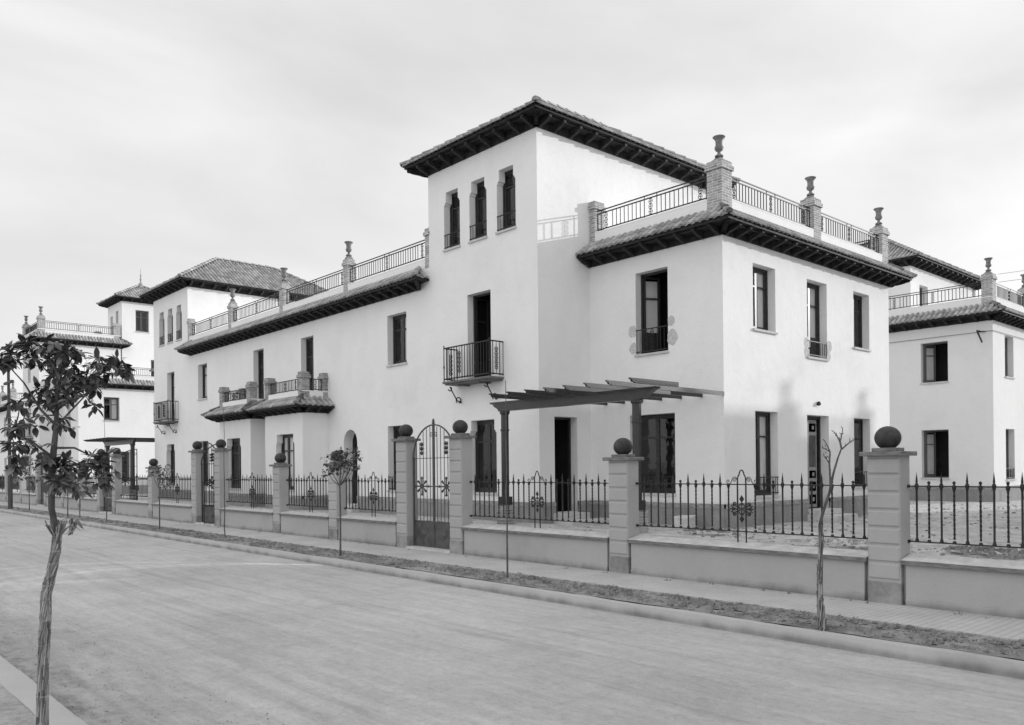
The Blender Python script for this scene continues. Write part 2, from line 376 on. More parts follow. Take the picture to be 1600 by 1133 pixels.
def window(root, F, o):
    a, c, e, h = o['u0'], o['u1'], o['z0'], o['z1']; D = o.get('dep', .22)
    kind = o.get('kind', 'window'); door = kind in ('french_door',)
    fr = MB(); gl = MB(); sh = MB(); mat = o.get('mat', 'wood')
    f = .055; d0, d1 = -D - .07, -D + .01
    fr.fbox(F, a, a + f, e, h, d0, d1); fr.fbox(F, c - f, c, e, h, d0, d1); fr.fbox(F, a + f, c - f, h - f, h, d0, d1 - .003)
    if kind != 'door': fr.fbox(F, a + f, c - f, e, e + .04, d0, d1 - .003)
    ia, ic, ie, ih = a + f, c - f, e + (.04 if kind != 'door' else .01), h - f
    lv = o.get('leaves', ('c', 'c')); n = len(lv); w = (ic - ia) / n
    for i, s in enumerate(lv):
        if s is None: continue
        lh = (i == 0)
        if s in ('c', 's'):
            G = Fr(F.p(ia + i * w, 0, -D - .03), F.u, F.n)
            leaf(G, w, ie, ih, fr, gl, door, tr=o.get('tr', .72))
            if s == 's':   # white inner shutter folded closed behind the pane
                sh.fbox(G, .02, w - .02, ie + .02, ih - .02, -.065, -.04)
                for q in (.25, .75): sh.fbox(G, .05 + (w - .1) * (q - .2), .05 + (w - .1) * (q + .2), ie + .12, ie + .9 * (ih - ie) * .5, -.04, -.034)
        else:              # opened inwards by s degrees
            an = radians(s)
            if lh: G = Fr(F.p(ia, 0, -D - .03), F.u * cos(an) - F.n * sin(an), F.n * cos(an) + F.u * sin(an))
            else: G = Fr(F.p(ic, 0, -D - .03), -F.u * cos(an) - F.n * sin(an), F.n * cos(an) - F.u * sin(an))
            leaf(G, w, ie, ih, fr, gl, door, tr=o.get('tr', .72))
            if o.get('oshut'): sh.fbox(G, .06, w - .06, ie + .1, ih - .1, -.045, -.03)
    name = 'window' if kind == 'window' else kind
    fo = fr.build(name, mat, root)
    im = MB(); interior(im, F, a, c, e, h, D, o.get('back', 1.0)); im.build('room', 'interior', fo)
    if o.get('wlabel'): fo['label'] = o['wlabel']
    gl.build('pane', 'glass', fo)
    sh.build('shutter', 'shutter', fo)
    if kind == 'window' or o.get('sill'):
        s = MB(); s.fbox(F, a - .03, c + .03, e - .05, e + .003, -D + .02, .05); s.build('sill', 'step', fo)
    if o.get('rail'):
        r = MB(); z, zt = e + .06, e + o['rail']
        for q in (z, zt): r.fbox(F, a - .01, c + .01, q - .012, q + .012, -.02, .004)
        k = max(4, int((c - a) / .11))
        for i in range(k + 1):
            u = a + .02 + (c - a - .04) * i / k
            if abs(i - k / 2) < .6: continue
            r.tube([F.p(u, z, -.008), F.p(u, zt, -.008)], .008, 4)
        curls(r, F, (a + c) / 2, z + .02, zt - .02, .055, -.008)
        r.build('window_railing', 'iron', fo)
    return fo

def spiral(F, u, z, r, turns, s=1, z_s=1, d=0, n=12, start=0):
    return [F.p(u + s * r * (1 - .75 * i / n) * cos(start + turns * 2 * pi * i / n), z + z_s * r * (1 - .75 * i / n) * sin(start + turns * 2 * pi * i / n), d) for i in range(n + 1)]
def curls(mb, F, u, z0, z1, r, d, th=.006):
    """stacked C scrolls either side of a spindle"""
    th *= 1.25; k = max(2, int((z1 - z0) / (2.1 * r))); hgt = (z1 - z0) / k
    mb.tube([F.p(u, z0, d), F.p(u, z1, d)], th, 4)
    for i in range(k):
        zc = z0 + hgt * (i + .5)
        for s in (-1, 1):
            mb.tube([F.p(u + s * (r * .1 + r * .9 * abs(sin(pi * t / 8))) if t not in (0,) else u, zc + hgt * .48 * cos(pi * t / 8), d) for t in range(9)], th, 4)
            mb.lathe(F.p(u + s * r * .45, zc, d), [(.001, -.016), (.016, 0), (.001, .016)], 5)

def tile_plane(mb, A, B, S, Lf, sp=.19, full=None):
    A, B, S = V(A), V(B), V(S).normalized(); U = (B - A); W = U.length; U.normalize()
    n = U.cross(S).normalized()
    if n.z < 0: n = -n
    k = max(1, int(W / sp)); sp = W / k; rnd = random.Random(int(W * 977) + int(A.x * 31))
    ex = .31
    for i in range(k):
        t = (i + .5) * sp; L = Lf(t)
        if L < .1: continue
        m = max(1, math.ceil(L / ex - .15))
        for j in range(m):
            s0 = j * ex; s1 = min(s0 + ex + .06, L)
            if s1 - s0 < .07: continue
            ju = rnd.uniform(-.005, .005); jl = rnd.uniform(-.012, .012) if j else rnd.uniform(-.02, .01)
            r0, r1 = .070, .060; lift = .010 + rnd.uniform(-.003, .004)
            pts = []
            for (s_, r_, l_) in ((s0 + jl, r0, lift), (s1, r1, 0)):
                c = A + U * (t + ju) + S * s_ + n * l_
                for q in range(6):
                    w = pi * q / 5
                    pts.append(c + U * (-cos(w) * r_) + n * (sin(w) * r_ * .85))
            mb.add(pts, [(q, q + 1, q + 7, q + 6) for q in range(5)] + [tuple(range(6))])
        # pan channel between two covers
        tp = i * sp; L2 = Lf(max(tp, .02))
        if L2 > .1:
            c0 = A + U * tp; e = sp * .5
            p = [c0 - U * e + n * .012, c0 - n * .022, c0 + U * e + n * .012]
            mb.add(p + [x + S * L2 for x in p], [(0, 1, 4, 3), (1, 2, 5, 4)])
    return n
def cap_run(mb, A, B, r=.095, ex=.36, lift=.03):
    A, B = V(A), V(B); D = (B - A); L = D.length; D.normalize()
    side = D.cross(V((0, 0, 1))).normalized(); up = side.cross(D).normalized()
    if up.z < 0: up = -up
    k = max(1, int(L / ex)); ex = L / k
    for i in range(k):
        pts = []
        for s_, r_, l_ in ((i * ex - .02, r, lift + .02), ((i + 1) * ex + .03, r * .8, lift)):
            c = A + D * s_ + up * l_
            for q in range(7):
                w = pi * q / 6; pts.append(c + side * (-cos(w) * r_) + up * (sin(w) * r_))
        mb.add(pts, [(q, q + 1, q + 8, q + 7) for q in range(6)] + [tuple(range(7))])

def eave(wood, tiles, F, u0, u1, zb, m0=1, m1=1, ov=.5, slope=35, do_tiles=True, sp=.5, h=.22):
    ze = zb + h; tn = math.tan(radians(slope))
    wood.fbox(F, u0, u1, zb, ze - .052, 0, .035)
    o = ov
    # soffit boards, fascia
    wood.quad(F.p(u0, ze - .055, 0.0), F.p(u1, ze - .055, 0.0), F.p(u1 + m1 * o, ze - .012, o), F.p(u0 - m0 * o, ze - .012, o))
    a, c = u0 - m0 * o, u1 + m1 * o
    wood.hexa([F.p(a + m0 * .03, ze - .04, o - .03), F.p(c - m1 * .03, ze - .04, o - .03), F.p(c, ze - .04, o), F.p(a, ze - .04, o),
               F.p(a + m0 * .03, ze + .025, o - .03), F.p(c - m1 * .03, ze + .025, o - .03), F.p(c, ze + .025, o), F.p(a, ze + .025, o)])
    prof = [(.03, zb - .01), (.10, zb - .01), (.14, zb + .03), (.22, zb + .045), (o - .16, zb + .085), (o - .10, zb + .12), (o - .05, zb + .13), (o - .05, ze - .014), (.03, ze - .05)]
    k = max(1, round((u1 - u0) / sp)); s = (u1 - u0) / k
    for i in range(k + 1):
        u = u0 + i * s
        if (i == 0 and m0 == 0) or (i == k and m1 == 0): u += (.06 if i == 0 else -.06)
        elif i == 0: u += .07
        elif i == k: u -= .07
        wood.dprism(F, prof, u - .042, u + .042)
    # mid batten making the coffers
    wood.fbox(F, u0 + .02, u1 - .02, ze - .075, ze - .03, o * .62, o * .62 + .05)
    for m, uc, sg in ((m0, u0, -1), (m1, u1, 1)):
        if m:
            G = Fr(F.p(uc, 0, 0), F.u * .7071 - F.n * .7071 * sg, (F.u * sg + F.n) * .7071)
            pr = [(d * 1.38, z) for d, z in prof]
            wood.dprism(G, pr, -.05, .05)
    if do_tiles:
        oo = o + .05; zt = ze + .03
        A = F.p(a - m0 * .05, zt, oo); B = F.p(c + m1 * .05, zt, oo)
        S = (-F.n + V((0, 0, tn))); S.normalize(); W = (B - A).length; cs = cos(radians(slope))
        def Lf(t):
            x = oo
            if m0: x = min(x, t)
            if m1: x = min(x, W - t)
            return x / cs
        tile_plane(tiles, A, B, S, Lf)
        tiles.quad(F.p(a, ze + .028, o), F.p(c, ze + .028, o), F.p(u1, ze + .028 + o * tn, 0.0), F.p(u0, ze + .028 + o * tn, 0.0))
        top = ze + .03 + oo * tn
        for m, uc, e in ((m0, u0, A), (m1, u1, B)):
            if m: cap_run(tiles, e, F.p(uc, top, 0), r=.085)
    return ze + .03 + ov * tn

def eave_return(wood, tiles, F, zb, sg, ov=.5, slope=35, h=.22):
    """small hipped end where an eave dies against a flush wall. F origin: wall-line end; sg: which side"""
    ze = zb + h; tn = math.tan(radians(slope)); oo = ov + .05
    G = Fr(F.p(0, 0, 0), F.n, F.u * sg)    # u = outwards from wall, n = along the wall
    wood.quad(G.p(0, ze - .055, 0), G.p(0, ze - .012, ov), G.p(ov, ze - .012, ov), G.p(0, ze - .055, 0))
    wood.add([G.p(0, ze - .04, ov), G.p(ov, ze - .04, ov), G.p(ov, ze + .025, ov), G.p(0, ze + .025, ov)], [(0, 1, 2, 3)])
    S = -(F.u * sg) + V((0, 0, tn)); cs = cos(radians(slope))
    A = G.p(0, ze + .03, oo); B = G.p(oo, ze + .03, oo)
    tile_plane(tiles, A, B, S, lambda t: max(0, (oo - t)) / cs)
    tiles.add([G.p(0, ze + .028, ov), G.p(ov, ze + .028, ov), G.p(0, ze + .028 + ov * tn, 0)], [(0, 1, 2)])

def hip_roof(tiles, x0, x1, y0, y1, ze, slope=32, sp=.19):
    tn = math.tan(radians(slope)); cs = cos(radians(slope)); W, L = x1 - x0, y1 - y0; hw = min(W, L) / 2
    zr = ze + hw * tn
    ridge = ((x0 + hw, y0 + hw), (x1 - hw, y1 - hw))
    for A, B, S in (((x0, y0), (x1, y0), (0, 1)), ((x1, y0), (x1, y1), (-1, 0)), ((x1, y1), (x0, y1), (0, -1)), ((x0, y1), (x0, y0), (1, 0))):
        A3, B3 = V((A[0], A[1], ze)), V((B[0], B[1], ze)); Wd = (B3 - A3).length
        tile_plane(tiles, A3, B3, V((S[0], S[1], tn)), lambda t, Wd=Wd: min(t, Wd - t, hw) / cs, sp)
    r0, r1 = V((*ridge[0], zr)), V((*ridge[1], zr))
    c = [V((x0, y0, ze)), V((x1, y0, ze)), V((x1, y1, ze)), V((x0, y1, ze))]
    d = V((0, 0, -.012))
    tiles.add([p + d for p in c] + [r0 + d, r1 + d], [(0, 1, 4), (1, 2, 5, 4), (2, 3, 5), (3, 0, 4, 5)])
    for p, q in ((c[0], r0), (c[1], r0), (c[2], r1), (c[3], r1)): cap_run(tiles, p, q)
    if (r1 - r0).length > .2: cap_run(tiles, r0, r1)
    return zr

def railing(mb, F, u0, u1, zb, zt, hand, d, scr=(), sp=.13, th=.0135):
    for z in (zb, zt) + ((hand,) if hand else ()): mb.fbox(F, u0, u1, z - .014, z + .014, d - .012, d + .012)
    k = max(2, int((u1 - u0) / sp)); s = (u1 - u0) / k
    for i in range(k + 1):
        u = min(max(u0 + i * s, u0 + .015), u1 - .015)
        hit = [c for c in scr if abs(c - u) < s * .75]
        if hit: continue
        tall = any(abs(abs(c - u) - s) < s * .6 for c in scr)
        mb.tube([F.p(u, zb - (.04 if tall else 0), d), F.p(u, (hand or zt) if tall else zt, d)], th, 4)
    for c in scr: curls(mb, F, c, zb + .02, zt - .02, .055, d, .007)

def urn_prof(s=1.0):
    return [(r * s, z * s) for r, z in [(.10, 0), (.10, .03), (.05, .06), (.035, .10), (.045, .125), (.085, .15), (.105, .20), (.10, .24), (.08, .25), (.082, .36), (.095, .40), (.135, .445), (.15, .46), (.14, .475), (.10, .45)]]
def pier(root, cx, cy, zb, w=.37, wy=None, urn=True, zt=8.9, name='brick_pier', mat='brick', oy=0, ox=0):
    wy = wy or w; hx, hy = w / 2, wy / 2
    m = MB(); m.box(cx - hx - .006, cx + hx + .006, cy - hy - .006, cy + hy + .006, zb, zt + .001)
    o = m.build(name, mat, root)
    c = MB(); e = .045
    c.box(cx - hx - e, cx + hx + e, cy - hy - e, cy + hy + e, zt, zt + .11)
    c.box(cx - hx - .012, cx + hx + .012, cy - hy - .012, cy + hy + .012, zt + .11, zt + .215)
    c.build('pier_cap', mat, o, bevel=.006)
    if urn:
        p = MB(); z = zt + .215
        p.lathe((cx, cy, z), [(hx * 1.2, 0), (.13, .07), (.075, .12), (.05, .15)], 4, rot=pi / 4)
        p.lathe((cx, cy, z + .13), [(a, b) for a, b in urn_prof(1.0)], 14)
        p.build('urn', 'urn', o, smooth=True)
    return o

def balcony(root, F, ua, ub, zt, p, hgt=.93):
    """iron railed balcony: slab, railing, scrolled brackets"""
    s = MB(); s.fbox(F, ua, ub, zt - .06, zt, 0, p); s.fbox(F, ua + .05, ub - .05, zt - .10, zt - .06, 0, p - .05)
    for q in (.28, .72): s.fbox(F, ua + (ub - ua) * q - .03, ua + (ub - ua) * q + .03, zt - .14, zt - .10, 0, p - .12)
    b = s.build('balcony', 'slab', root, bevel=.008)
    r = MB(); z0, z1 = zt + .07, zt + hgt
    runs = ((Fr(F.p(0, 0, p - .04), F.u, F.n), ua + .03, ub - .03), (Fr(F.p(ub - .03, 0, 0), F.n, F.u), 0, p - .04), (Fr(F.p(ua + .03, 0, 0), F.n, -F.u), 0, p - .04))
    for i, (G, a, c) in enumerate(runs):
        for z in (z0, z1): r.fbox(G, a, c, z - .016, z + .016, -.016, .016)
        k = max(3, int((c - a) / .112)); st = (c - a) / k
        cc = [a + st * round(k * .33), a + st * round(k * .72)] if i == 0 else [a + st * (k // 2)]
        for j in range(k + 1):
            u = a + st * j
            if any(abs(u - x) < st * .3 for x in cc): continue
            r.tube([G.p(u, z0 - .03, 0), G.p(u, z0 + .02, 0), G.p(u, z0 + .03, 0), G.p(u, z1 - .03, 0), G.p(u, z1 - .015, 0), G.p(u, z1, 0)], [.018, .018, .0125, .0125, .019, .016], 5)
        for x in cc: curls(r, G, x, z0 + .12, z1 - .15, .05, 0, .009); r.tube([G.p(x, z0, 0), G.p(x, z1, 0)], .010, 4)
    for u in (ua + .03, ub - .03):
        r.tube([F.p(u, zt, p - .04), F.p(u, zt + .35, p - .04), F.p(u, zt + .4, p - .04), F.p(u, zt + .45, p - .04), F.p(u, z1 + .03, p - .04)], [.016, .016, .026, .016, .014], 6)
        r.lathe(F.p(u, z1 + .05, p - .04), [(.005, -.03), (.024, 0), (.005, .03)], 6)
    r.build('balcony_railing', 'iron', b)
    for u in (ua + .18, ub - .28):
        k = MB(); G = Fr(F.p(u, 0, 0), F.n, F.u); zc = zt - .14
        path = [G.p(p * .80 - .02 + .06 * cos(t), zc - .06 + .06 * sin(t), 0) for t in [pi * 1.9 - i * pi / 5 for i in range(8)]]
        path += [G.p(p * (.70 - .42 * t), zc - .06 - .32 * t, 0) for t in (.15, .4, .65, .9)]
        path += [G.p(p * .18 + .085 * cos(t), zc - .37 + .085 * sin(t), 0) for t in [-.1 * pi - i * pi / 5 + 0 for i in range(3, 12)]]
        k.tube(path, .017, 5); k.tube([G.p(0, zc - .41, 0), G.p(p * .12, zc - .38, 0)], .013, 5)
        k.lathe(G.p(.02, zc - .41, 0), [(.003, -.035), (.034, 0), (.003, .035)], 6)
        k.build('bracket', 'iron', b)
    return b

def O(u0, u1, z0, z1, **k): d = dict(u0=u0, u1=u1, z0=z0, z1=z1); d.update(k); return d
def shift(ops, off):
    r = []
    for o in ops: o = dict(o); o['u0'] -= off; o['u1'] -= off; r.append(o)
    return r

X0, XT1, XT0, XM = -10.906, -15.07, -19.71, -29.23     # block side, tower right, tower left, party line
YF, YB0, YB1, YT1 = 14.428, 16.354, 25.07, 22.13       # front, block front, block rear, tower rear
ZG = .5
def plinth(pl, F, U, gaps=(), z1=1.11, d=.03):
    c = 0
    for a, b in sorted(gaps) + [(U, U)]:
        if a - c > .02: pl.fbox(F, c, a, ZG, z1, -.02, d); pl.fbox(F, c, a, z1 - .105, z1 + .003, .0, d + .012)
        c = b
def half_villa(root, mir, wt='wood', wall='wall', dooron=False, variant=0):
    """one half of the double villa; mir maps points (mirror images reuse the code)"""
    TX[0] = mir
    w, ib, pl, ev, ti, rl = MB(), MB(), MB(), MB(), MB(), MB()
    FX, FY, BY = V((1, 0, 0)), V((0, 1, 0)), V((0, -1, 0))
    def wall_run(o, u, n, U, z0, z1, ops, gaps=(), pz=True):
        F = Fr(o, u, n); facade(F, U, z0, z1, ops, w, ib)
        for q in ops:
            q.setdefault('mat', wt)
            if q.get('kind') != 'hole': window(root, F, q)
        if pz: plinth(pl, F, U, gaps)
        return F
    v = variant
    # tower front and side
    Ft = wall_run((XT0, YF, 0), FX, BY, XT1 - XT0, ZG, 10.8, shift([
        O(-18.95, -18.22, 8.29, 9.93, shape='shoulder', rail=.42, leaves=('c',), tr=.75),
        O(-17.79, -17.05, 8.29, 9.93, shape='shoulder', rail=.42, leaves=('c',), tr=.75),
        O(-16.62, -15.88, 8.29, 9.93, shape='shoulder', rail=.42, leaves=('c',), tr=.75),
        O(-17.92, -16.92, 4.42, 6.83, kind='french_door', leaves=(85, 20) if v == 0 else ('c', 's'), wlabel='balcony door standing ajar' if v == 0 else None),
        O(-17.89, -16.73, 1.33, 3.32, leaves=('c', 'c'), shape='shoulder', rail=.0)], XT0))
    side_ops = [O(14.97, 15.82, .84, 3.32, kind='door', leaves=(None,), dep=.25, wlabel='dark open doorway')]
    if dooron: side_ops.append(O(20.3, 21.2, 7.9, 9.94, kind='door', leaves=('c',), dep=.25))
    wall_run((XT1, YF, 0), FY, FX, YT1 - YF, ZG, 10.8, shift(side_ops, YF), gaps=[(14.97 - YF, 15.82 - YF), (YB0 - YF, YT1 - YF)])
    w.quad(V((XT0, YT1, 7)), V((XT1, YT1, 7)), V((XT1, YT1, 10.8)), V((XT0, YT1, 10.8)))
    w.quad(V((XT0, YF, 7)), V((XT0, YT1, 7)), V((XT0, YT1, 10.8)), V((XT0, YF, 10.8)))
    w.quad(V((XT0, YF, 10.79)), V((XT1, YF, 10.79)), V((XT1, YT1, 10.79)), V((XT0, YT1, 10.79)))
    # block front, side, rear
    Fb = wall_run((XT1, YB0, 0), FX, BY, X0 - XT1, ZG, 8.26, shift([
        O(-13.49, -12.48, 4.84, 6.91, kind='french_door', leaves=(62, None) if v == 0 else ('c', 's'), oshut=True, rail=.62, sill=True, wlabel='tall window with one leaf swung open' if v == 0 else None),
        O(-13.72, -12.30, 1.33, 3.31, leaves=('c', 'c'), rail=.42)], XT1))
    Fs = wall_run((X0, YB0, 0), FY, FX, YB1 - YB0, ZG, 8.26, shift([
        O(17.67, 18.70, 1.26, 3.33, leaves=('s', 's'), rail=.45), O(22.77, 23.76, 1.37, 3.32, leaves=(None, 60), rail=.42),
        O(20.15, 21.31, .83, 3.32, kind='hole', dep=.25),
        O(17.62, 18.64, 5.31, 6.90, leaves=('s', 's')), O(20.2, 21.26, 4.85, 6.89, kind='french_door', leaves=('s', 's'), rail=.42, sill=True),
        O(22.8, 23.78, 5.33, 6.92, leaves=('s', 'c'))], YB0), gaps=[(20.15 - YB0, 21.31 - YB0)])
    Fr_ = wall_run((XT1, YB1, 0), FX, FY, X0 - XT1, ZG, 8.26, shift([
        O(-13.5, -12.49, 5.2, 6.77, leaves=(55, None), oshut=True), O(-13.5, -12.49, 1.45, 3.33, leaves=(60, None), oshut=True)], XT1))
    # panelled entrance door on the block side
    d = MB(); F = Fs; a, c = 20.15 - YB0, 21.31 - YB0
    d.fbox(F, a, a + .07, .83, 3.32, -.32, -.24); d.fbox(F, c - .07, c, .83, 3.32, -.32, -.24); d.fbox(F, a + .07, c - .07, 3.24, 3.32, -.32, -.243)
    do = d.build('front_door', wt, root)
    d2 = MB(); d2.fbox(F, a + .07, c - .16, .86, 3.22, -.31, -.275); d2.build('door_leaf', 'doorgrey', do)
    d3 = MB()
    for z0, z1 in ((.95, 1.2), (1.3, 1.55), (1.65, 1.85), (2.9, 3.12)):
        for q in (.12, .60): d3.fbox(F, a + q, a + q + .33, z0, z1, -.275, -.262)
    for q in (.12, .60): d3.fbox(F, a + q, a + q + .33, 1.95, 2.8, -.275, -.262); d3.build('door_panel', 'gateiron', do)
    d4 = MB()
    for z0, z1 in ((.95, 1.2), (1.3, 1.55), (1.65, 1.85), (2.9, 3.12)):
        zm = (z0 + z1) / 2
        for q in (.24, .72): d4.fbox(F, a + q, a + q + .10, zm - .05, zm + .05, -.262, -.25)
    d4.build('door_boss', 'doorgrey', do)
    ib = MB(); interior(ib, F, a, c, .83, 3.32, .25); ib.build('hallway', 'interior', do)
    st = MB(); st.fbox(F, a - .08, c + .08, ZG, .70, 0, .75); st.fbox(F, a - .02, c + .02, .70, .83, 0, .36); st.build('door_step', 'step', root, bevel=.015)
    lamp = MB(); lamp.lathe(F.p((a + c) / 2 - .05, 3.62, .05), [(.01, -.05), (.06, -.02), (.045, .05), (.01, .07)], 8); lamp.tube([F.p((a + c) / 2 - .05, 3.66, 0), F.p((a + c) / 2 - .05, 3.68, .06)], .012, 5); lamp.build('wall_lamp', 'iron', root)
    F2 = Fr((XT1, YF, 0), FY, FX); st = MB(); st.fbox(F2, .45, 1.5, ZG, .82, 0, .34); st.fbox(F2, .25, 1.9, ZG, .66, .34, .9); st.build('door_step', 'step', root, bevel=.02)
    # wing
    Fw = wall_run((XM, YF, 0), FX, BY, XT0 - XM, ZG, 8.24, shift([
        O(-21.95, -20.9, 5.26, 6.83, leaves=('c', 's')), O(-21.98, -20.93, 1.33, 3.35, leaves=('c', 'c'), rail=.42),
        O(-24.69, -23.82, .84, 3.34, kind='door', shape='arch', dep=.35, leaves=('c',), tr=.62),
        O(-27.68, -26.74, 4.5, 6.83, kind='french_door', leaves=('c', 'c'))], XM), gaps=[(-24.69 - XM, -23.82 - XM), (-28.6 - XM, -25.73 - XM)])
    st = MB(); st.fbox(Fw, -24.85 - XM, -23.66 - XM, ZG, .82, 0, .35); st.build('door_step', 'step', root, bevel=.015)
    # rear walls, decks
    for A, B in (((XM, 24.0), (XT0, 24.0)), ((XM, YF), (XM, 24.0))): w.quad(V((*A, ZG)), V((*B, ZG)), V((*B, 8.24)), V((*A, 8.24)))
    w.quad(V((XT0, YT1, ZG)), V((XT0, 24.0, ZG)), V((XT0, 24.0, 8.24)), V((XT0, YT1, 8.24)))
    w.quad(V((XT1, YT1, ZG)), V((XT1, YB1, ZG)), V((XT1, YB1, 8.26)), V((XT1, YT1, 8.26)))
    # parapet inner faces and tops
    def ppt(F, a, b, z, t=.22): w.fbox(F, a, b, z - .5, z, -t, -.001); w.fbox(F, a, b, z, z + .035, -t - .01, .004)
    ppt(Fb, 0, X0 - XT1, 8.225); ppt(Fs, 0.0, YB1 - YB0, 8.226); ppt(Fr_, 0, X0 - XT1, 8.225); ppt(Fw, 0, XT0 - XM, 8.205)
    ppt(Fr((XM, 24.0, 0), FX, FY), 0, XT0 - XM, 8.205)
    w.box(XM, XT0, YF + .1, 24.0, 7.65, 7.7); w.box(XT1, X0 - .1, YB0 + .1, YB1 - .1, 7.65, 7.7)
    # bay
    by = 13.44; Fbay = Fr((-28.6, by, 0), FX, BY)
    ops = [O(.86, 2.27, 1.3, 3.27, shape='shoulder', leaves=('s', 's', 's') if v == 0 else ('s', 'c'))]
    facade(Fbay, 2.87, ZG, 4.70, ops, w, ib, back=.7) if False else facade(Fbay, 2.87, ZG, 4.70, [dict(ops[0], back=.7)], w, ib)
    window(root, Fbay, dict(ops[0], mat=wt)); plinth(pl, Fbay, 2.87)
    Fbr = Fr((-25.73, by, 0), FY, FX); Fbl = Fr((-28.6, by, 0), FY, -FX)
    for F in (Fbr, Fbl): facade(F, YF - by, ZG, 4.70, [], w, ib); plinth(pl, F, YF - by)
    w.box(-28.6, -25.73, by + .02, YF, 4.4, 4.45)
    for F, U in ((Fbay, 2.87), (Fbr, YF - by), (Fbl, YF - by)): w.fbox(F, 0.0, U, 4.3, 4.69, -.2, -.001); w.fbox(F, 0, U, 4.70, 4.735, -.21, .004)
    ev_, ti_ = ev, ti; ev, ti = MB(), MB()
    eave(ev, ti, Fbay, 0, 2.87, 3.97, 1, 1, ov=.45, h=.2, slope=33); eave(ev, ti, Fbr, 0, YF - by, 3.97, 1, 0, ov=.45, h=.2, slope=33)
    eave(ev, ti, Fbl, 0, YF - by, 3.97, 1, 0, ov=.45, h=.2, slope=33)
    ti.build('bay_roof', 'tile', root); ev.build('bay_eave', 'eave', root); ev, ti = ev_, ti_
    for cx in (-28.46, -25.87): pier(root, cx, by + .135, 4.45, .275, urn=False, zt=5.16, mat='brickdark')
    pier(root, -25.87, YF - .09, 4.45, .275, .18, urn=False, zt=5.16, mat='brickdark')
    railing(rl, Fbay, .28, 2.59, 4.79, 5.15, None, -.1, scr=(.65, 1.43, 2.2), sp=.11)
    railing(rl, Fbr, .28, YF - by - .18, 4.79, 5.15, None, -.1, scr=(.55,), sp=.11)
    rl.build('bay_railing', 'iron', root); rl = MB()
    # main eaves
    eave(ev, ti, Fw, 0, XT0 - .5 - XM, 7.35, 0, 1); eave_return(ev, ti, Fr((XT0 - .5, YF, 0), FX, BY), 7.35, 1)
    ti.build('eave_roof', 'tile', root); ev.build('eave', 'eave', root); ev, ti = MB(), MB()
    eave(ev, ti, Fb, 0, X0 - XT1, 7.35, 0, 1); eave(ev, ti, Fs, 0, YB1 - YB0, 7.35, 1, 1)
    eave(ev, ti, Fr_, 0, X0 - XT1, 7.35, 0, 1)
    ti.build('eave_roof', 'tile', root); ti = MB()
    ev.build('eave', 'eave', root); ev = MB()
    # tower eaves + hip roof
    Lt, Wt = YT1 - YF, XT1 - XT0
    for o, u, n, U in (((XT0, YF, 0), FX, BY, Wt), ((XT1, YF, 0), FY, FX, Lt), ((XT0, YT1, 0), FX, FY, Wt), ((XT0, YF, 0), FY, -FX, Lt)):
        eave(ev, ti, Fr(o, u, n), 0, U, 10.63, 1, 1, do_tiles=False, sp=.58, h=.26)
    hip_roof(ti, XT0 - .55, XT1 + .55, YF - .55, YT1 + .55, 10.92)
    ev.build('tower_eave', 'eave', root); ti.build('tower_roof', 'tile', root)
    # piers and terrace railings
    pier(root, XT1 + .10, YB0 + .185, 7.98, .2, .37, urn=False)
    pier(root, X0 - .20, YB0 + .20, 8.0, .40); pier(root, X0 - .185, 20.79, 8.0); pier(root, X0 - .185, 24.88, 8.0)
    pier(root, XT0 - .09, YF + .135, 7.95, .18, .27, urn=False); pier(root, -24.47, YF + .135, 7.95, .27)
    zb, zt, zh = 8.34, 8.77, 8.85
    for F, a, b in ((Fb, .2, X0 - XT1 - .38), (Fs, .38, 4.25), (Fs, 4.62, 8.34), (Fr_, .2, X0 - XT1 - .38), (Fw, .18 if mir is not None or True else 0, -24.605 - XM), (Fw, -24.335 - XM, XT0 - .2 - XM)):
        L = b - a; r = MB(); railing(r, F, a, b, zb, zt, zh, -.12, scr=(a + .30, (a + b) / 2, b - .30)); r.build('terrace_railing', 'iron', root)
    w.build('wall', wall, root); pl.build('plinth', 'plinth', root)
    TX[0] = None
# ------------------------------------------------------------ scene
IDN = None
# ---- ground, road, pavements
def sheet(name, x0, x1, y0, y1, z, mat, nx=1, ny=1, amp=0, fr=1.0, zf=None, edge=True):
    m = MB(); pts = []
    for j in range(ny + 1):
        for i in range(nx + 1):
            x = x0 + (x1 - x0) * i / nx; y = y0 + (y1 - y0) * j / ny
            zz = z + (zf(x, y) if zf else 0)
            if amp:
                e = 1.0 if not edge else min(1, 4 * min(j, ny - j) / ny + .15)
                zz += amp * e * (noise.noise(V((x * fr, y * fr, 3.1))) + .5 * noise.noise(V((x * fr * 3.1, y * fr * 3.1, 1.7))))
            pts.append((x, y, zz))
    m.add(pts, [(j * (nx + 1) + i, j * (nx + 1) + i + 1, (j + 1) * (nx + 1) + i + 1, (j + 1) * (nx + 1) + i) for j in range(ny) for i in range(nx)])
    return structure(m.build(name, mat, None, smooth=True))
big = MB(); big.add([(-900, -700, -.03), (700, -700, -.03), (700, 900, -.03), (-900, 900, -.03)], [(0, 1, 2, 3)]); structure(big.build('ground', 'verge'))
sheet('road', -110, 14, 1.70, 8.60, 0, 'road', 310, 24, .012, .8)
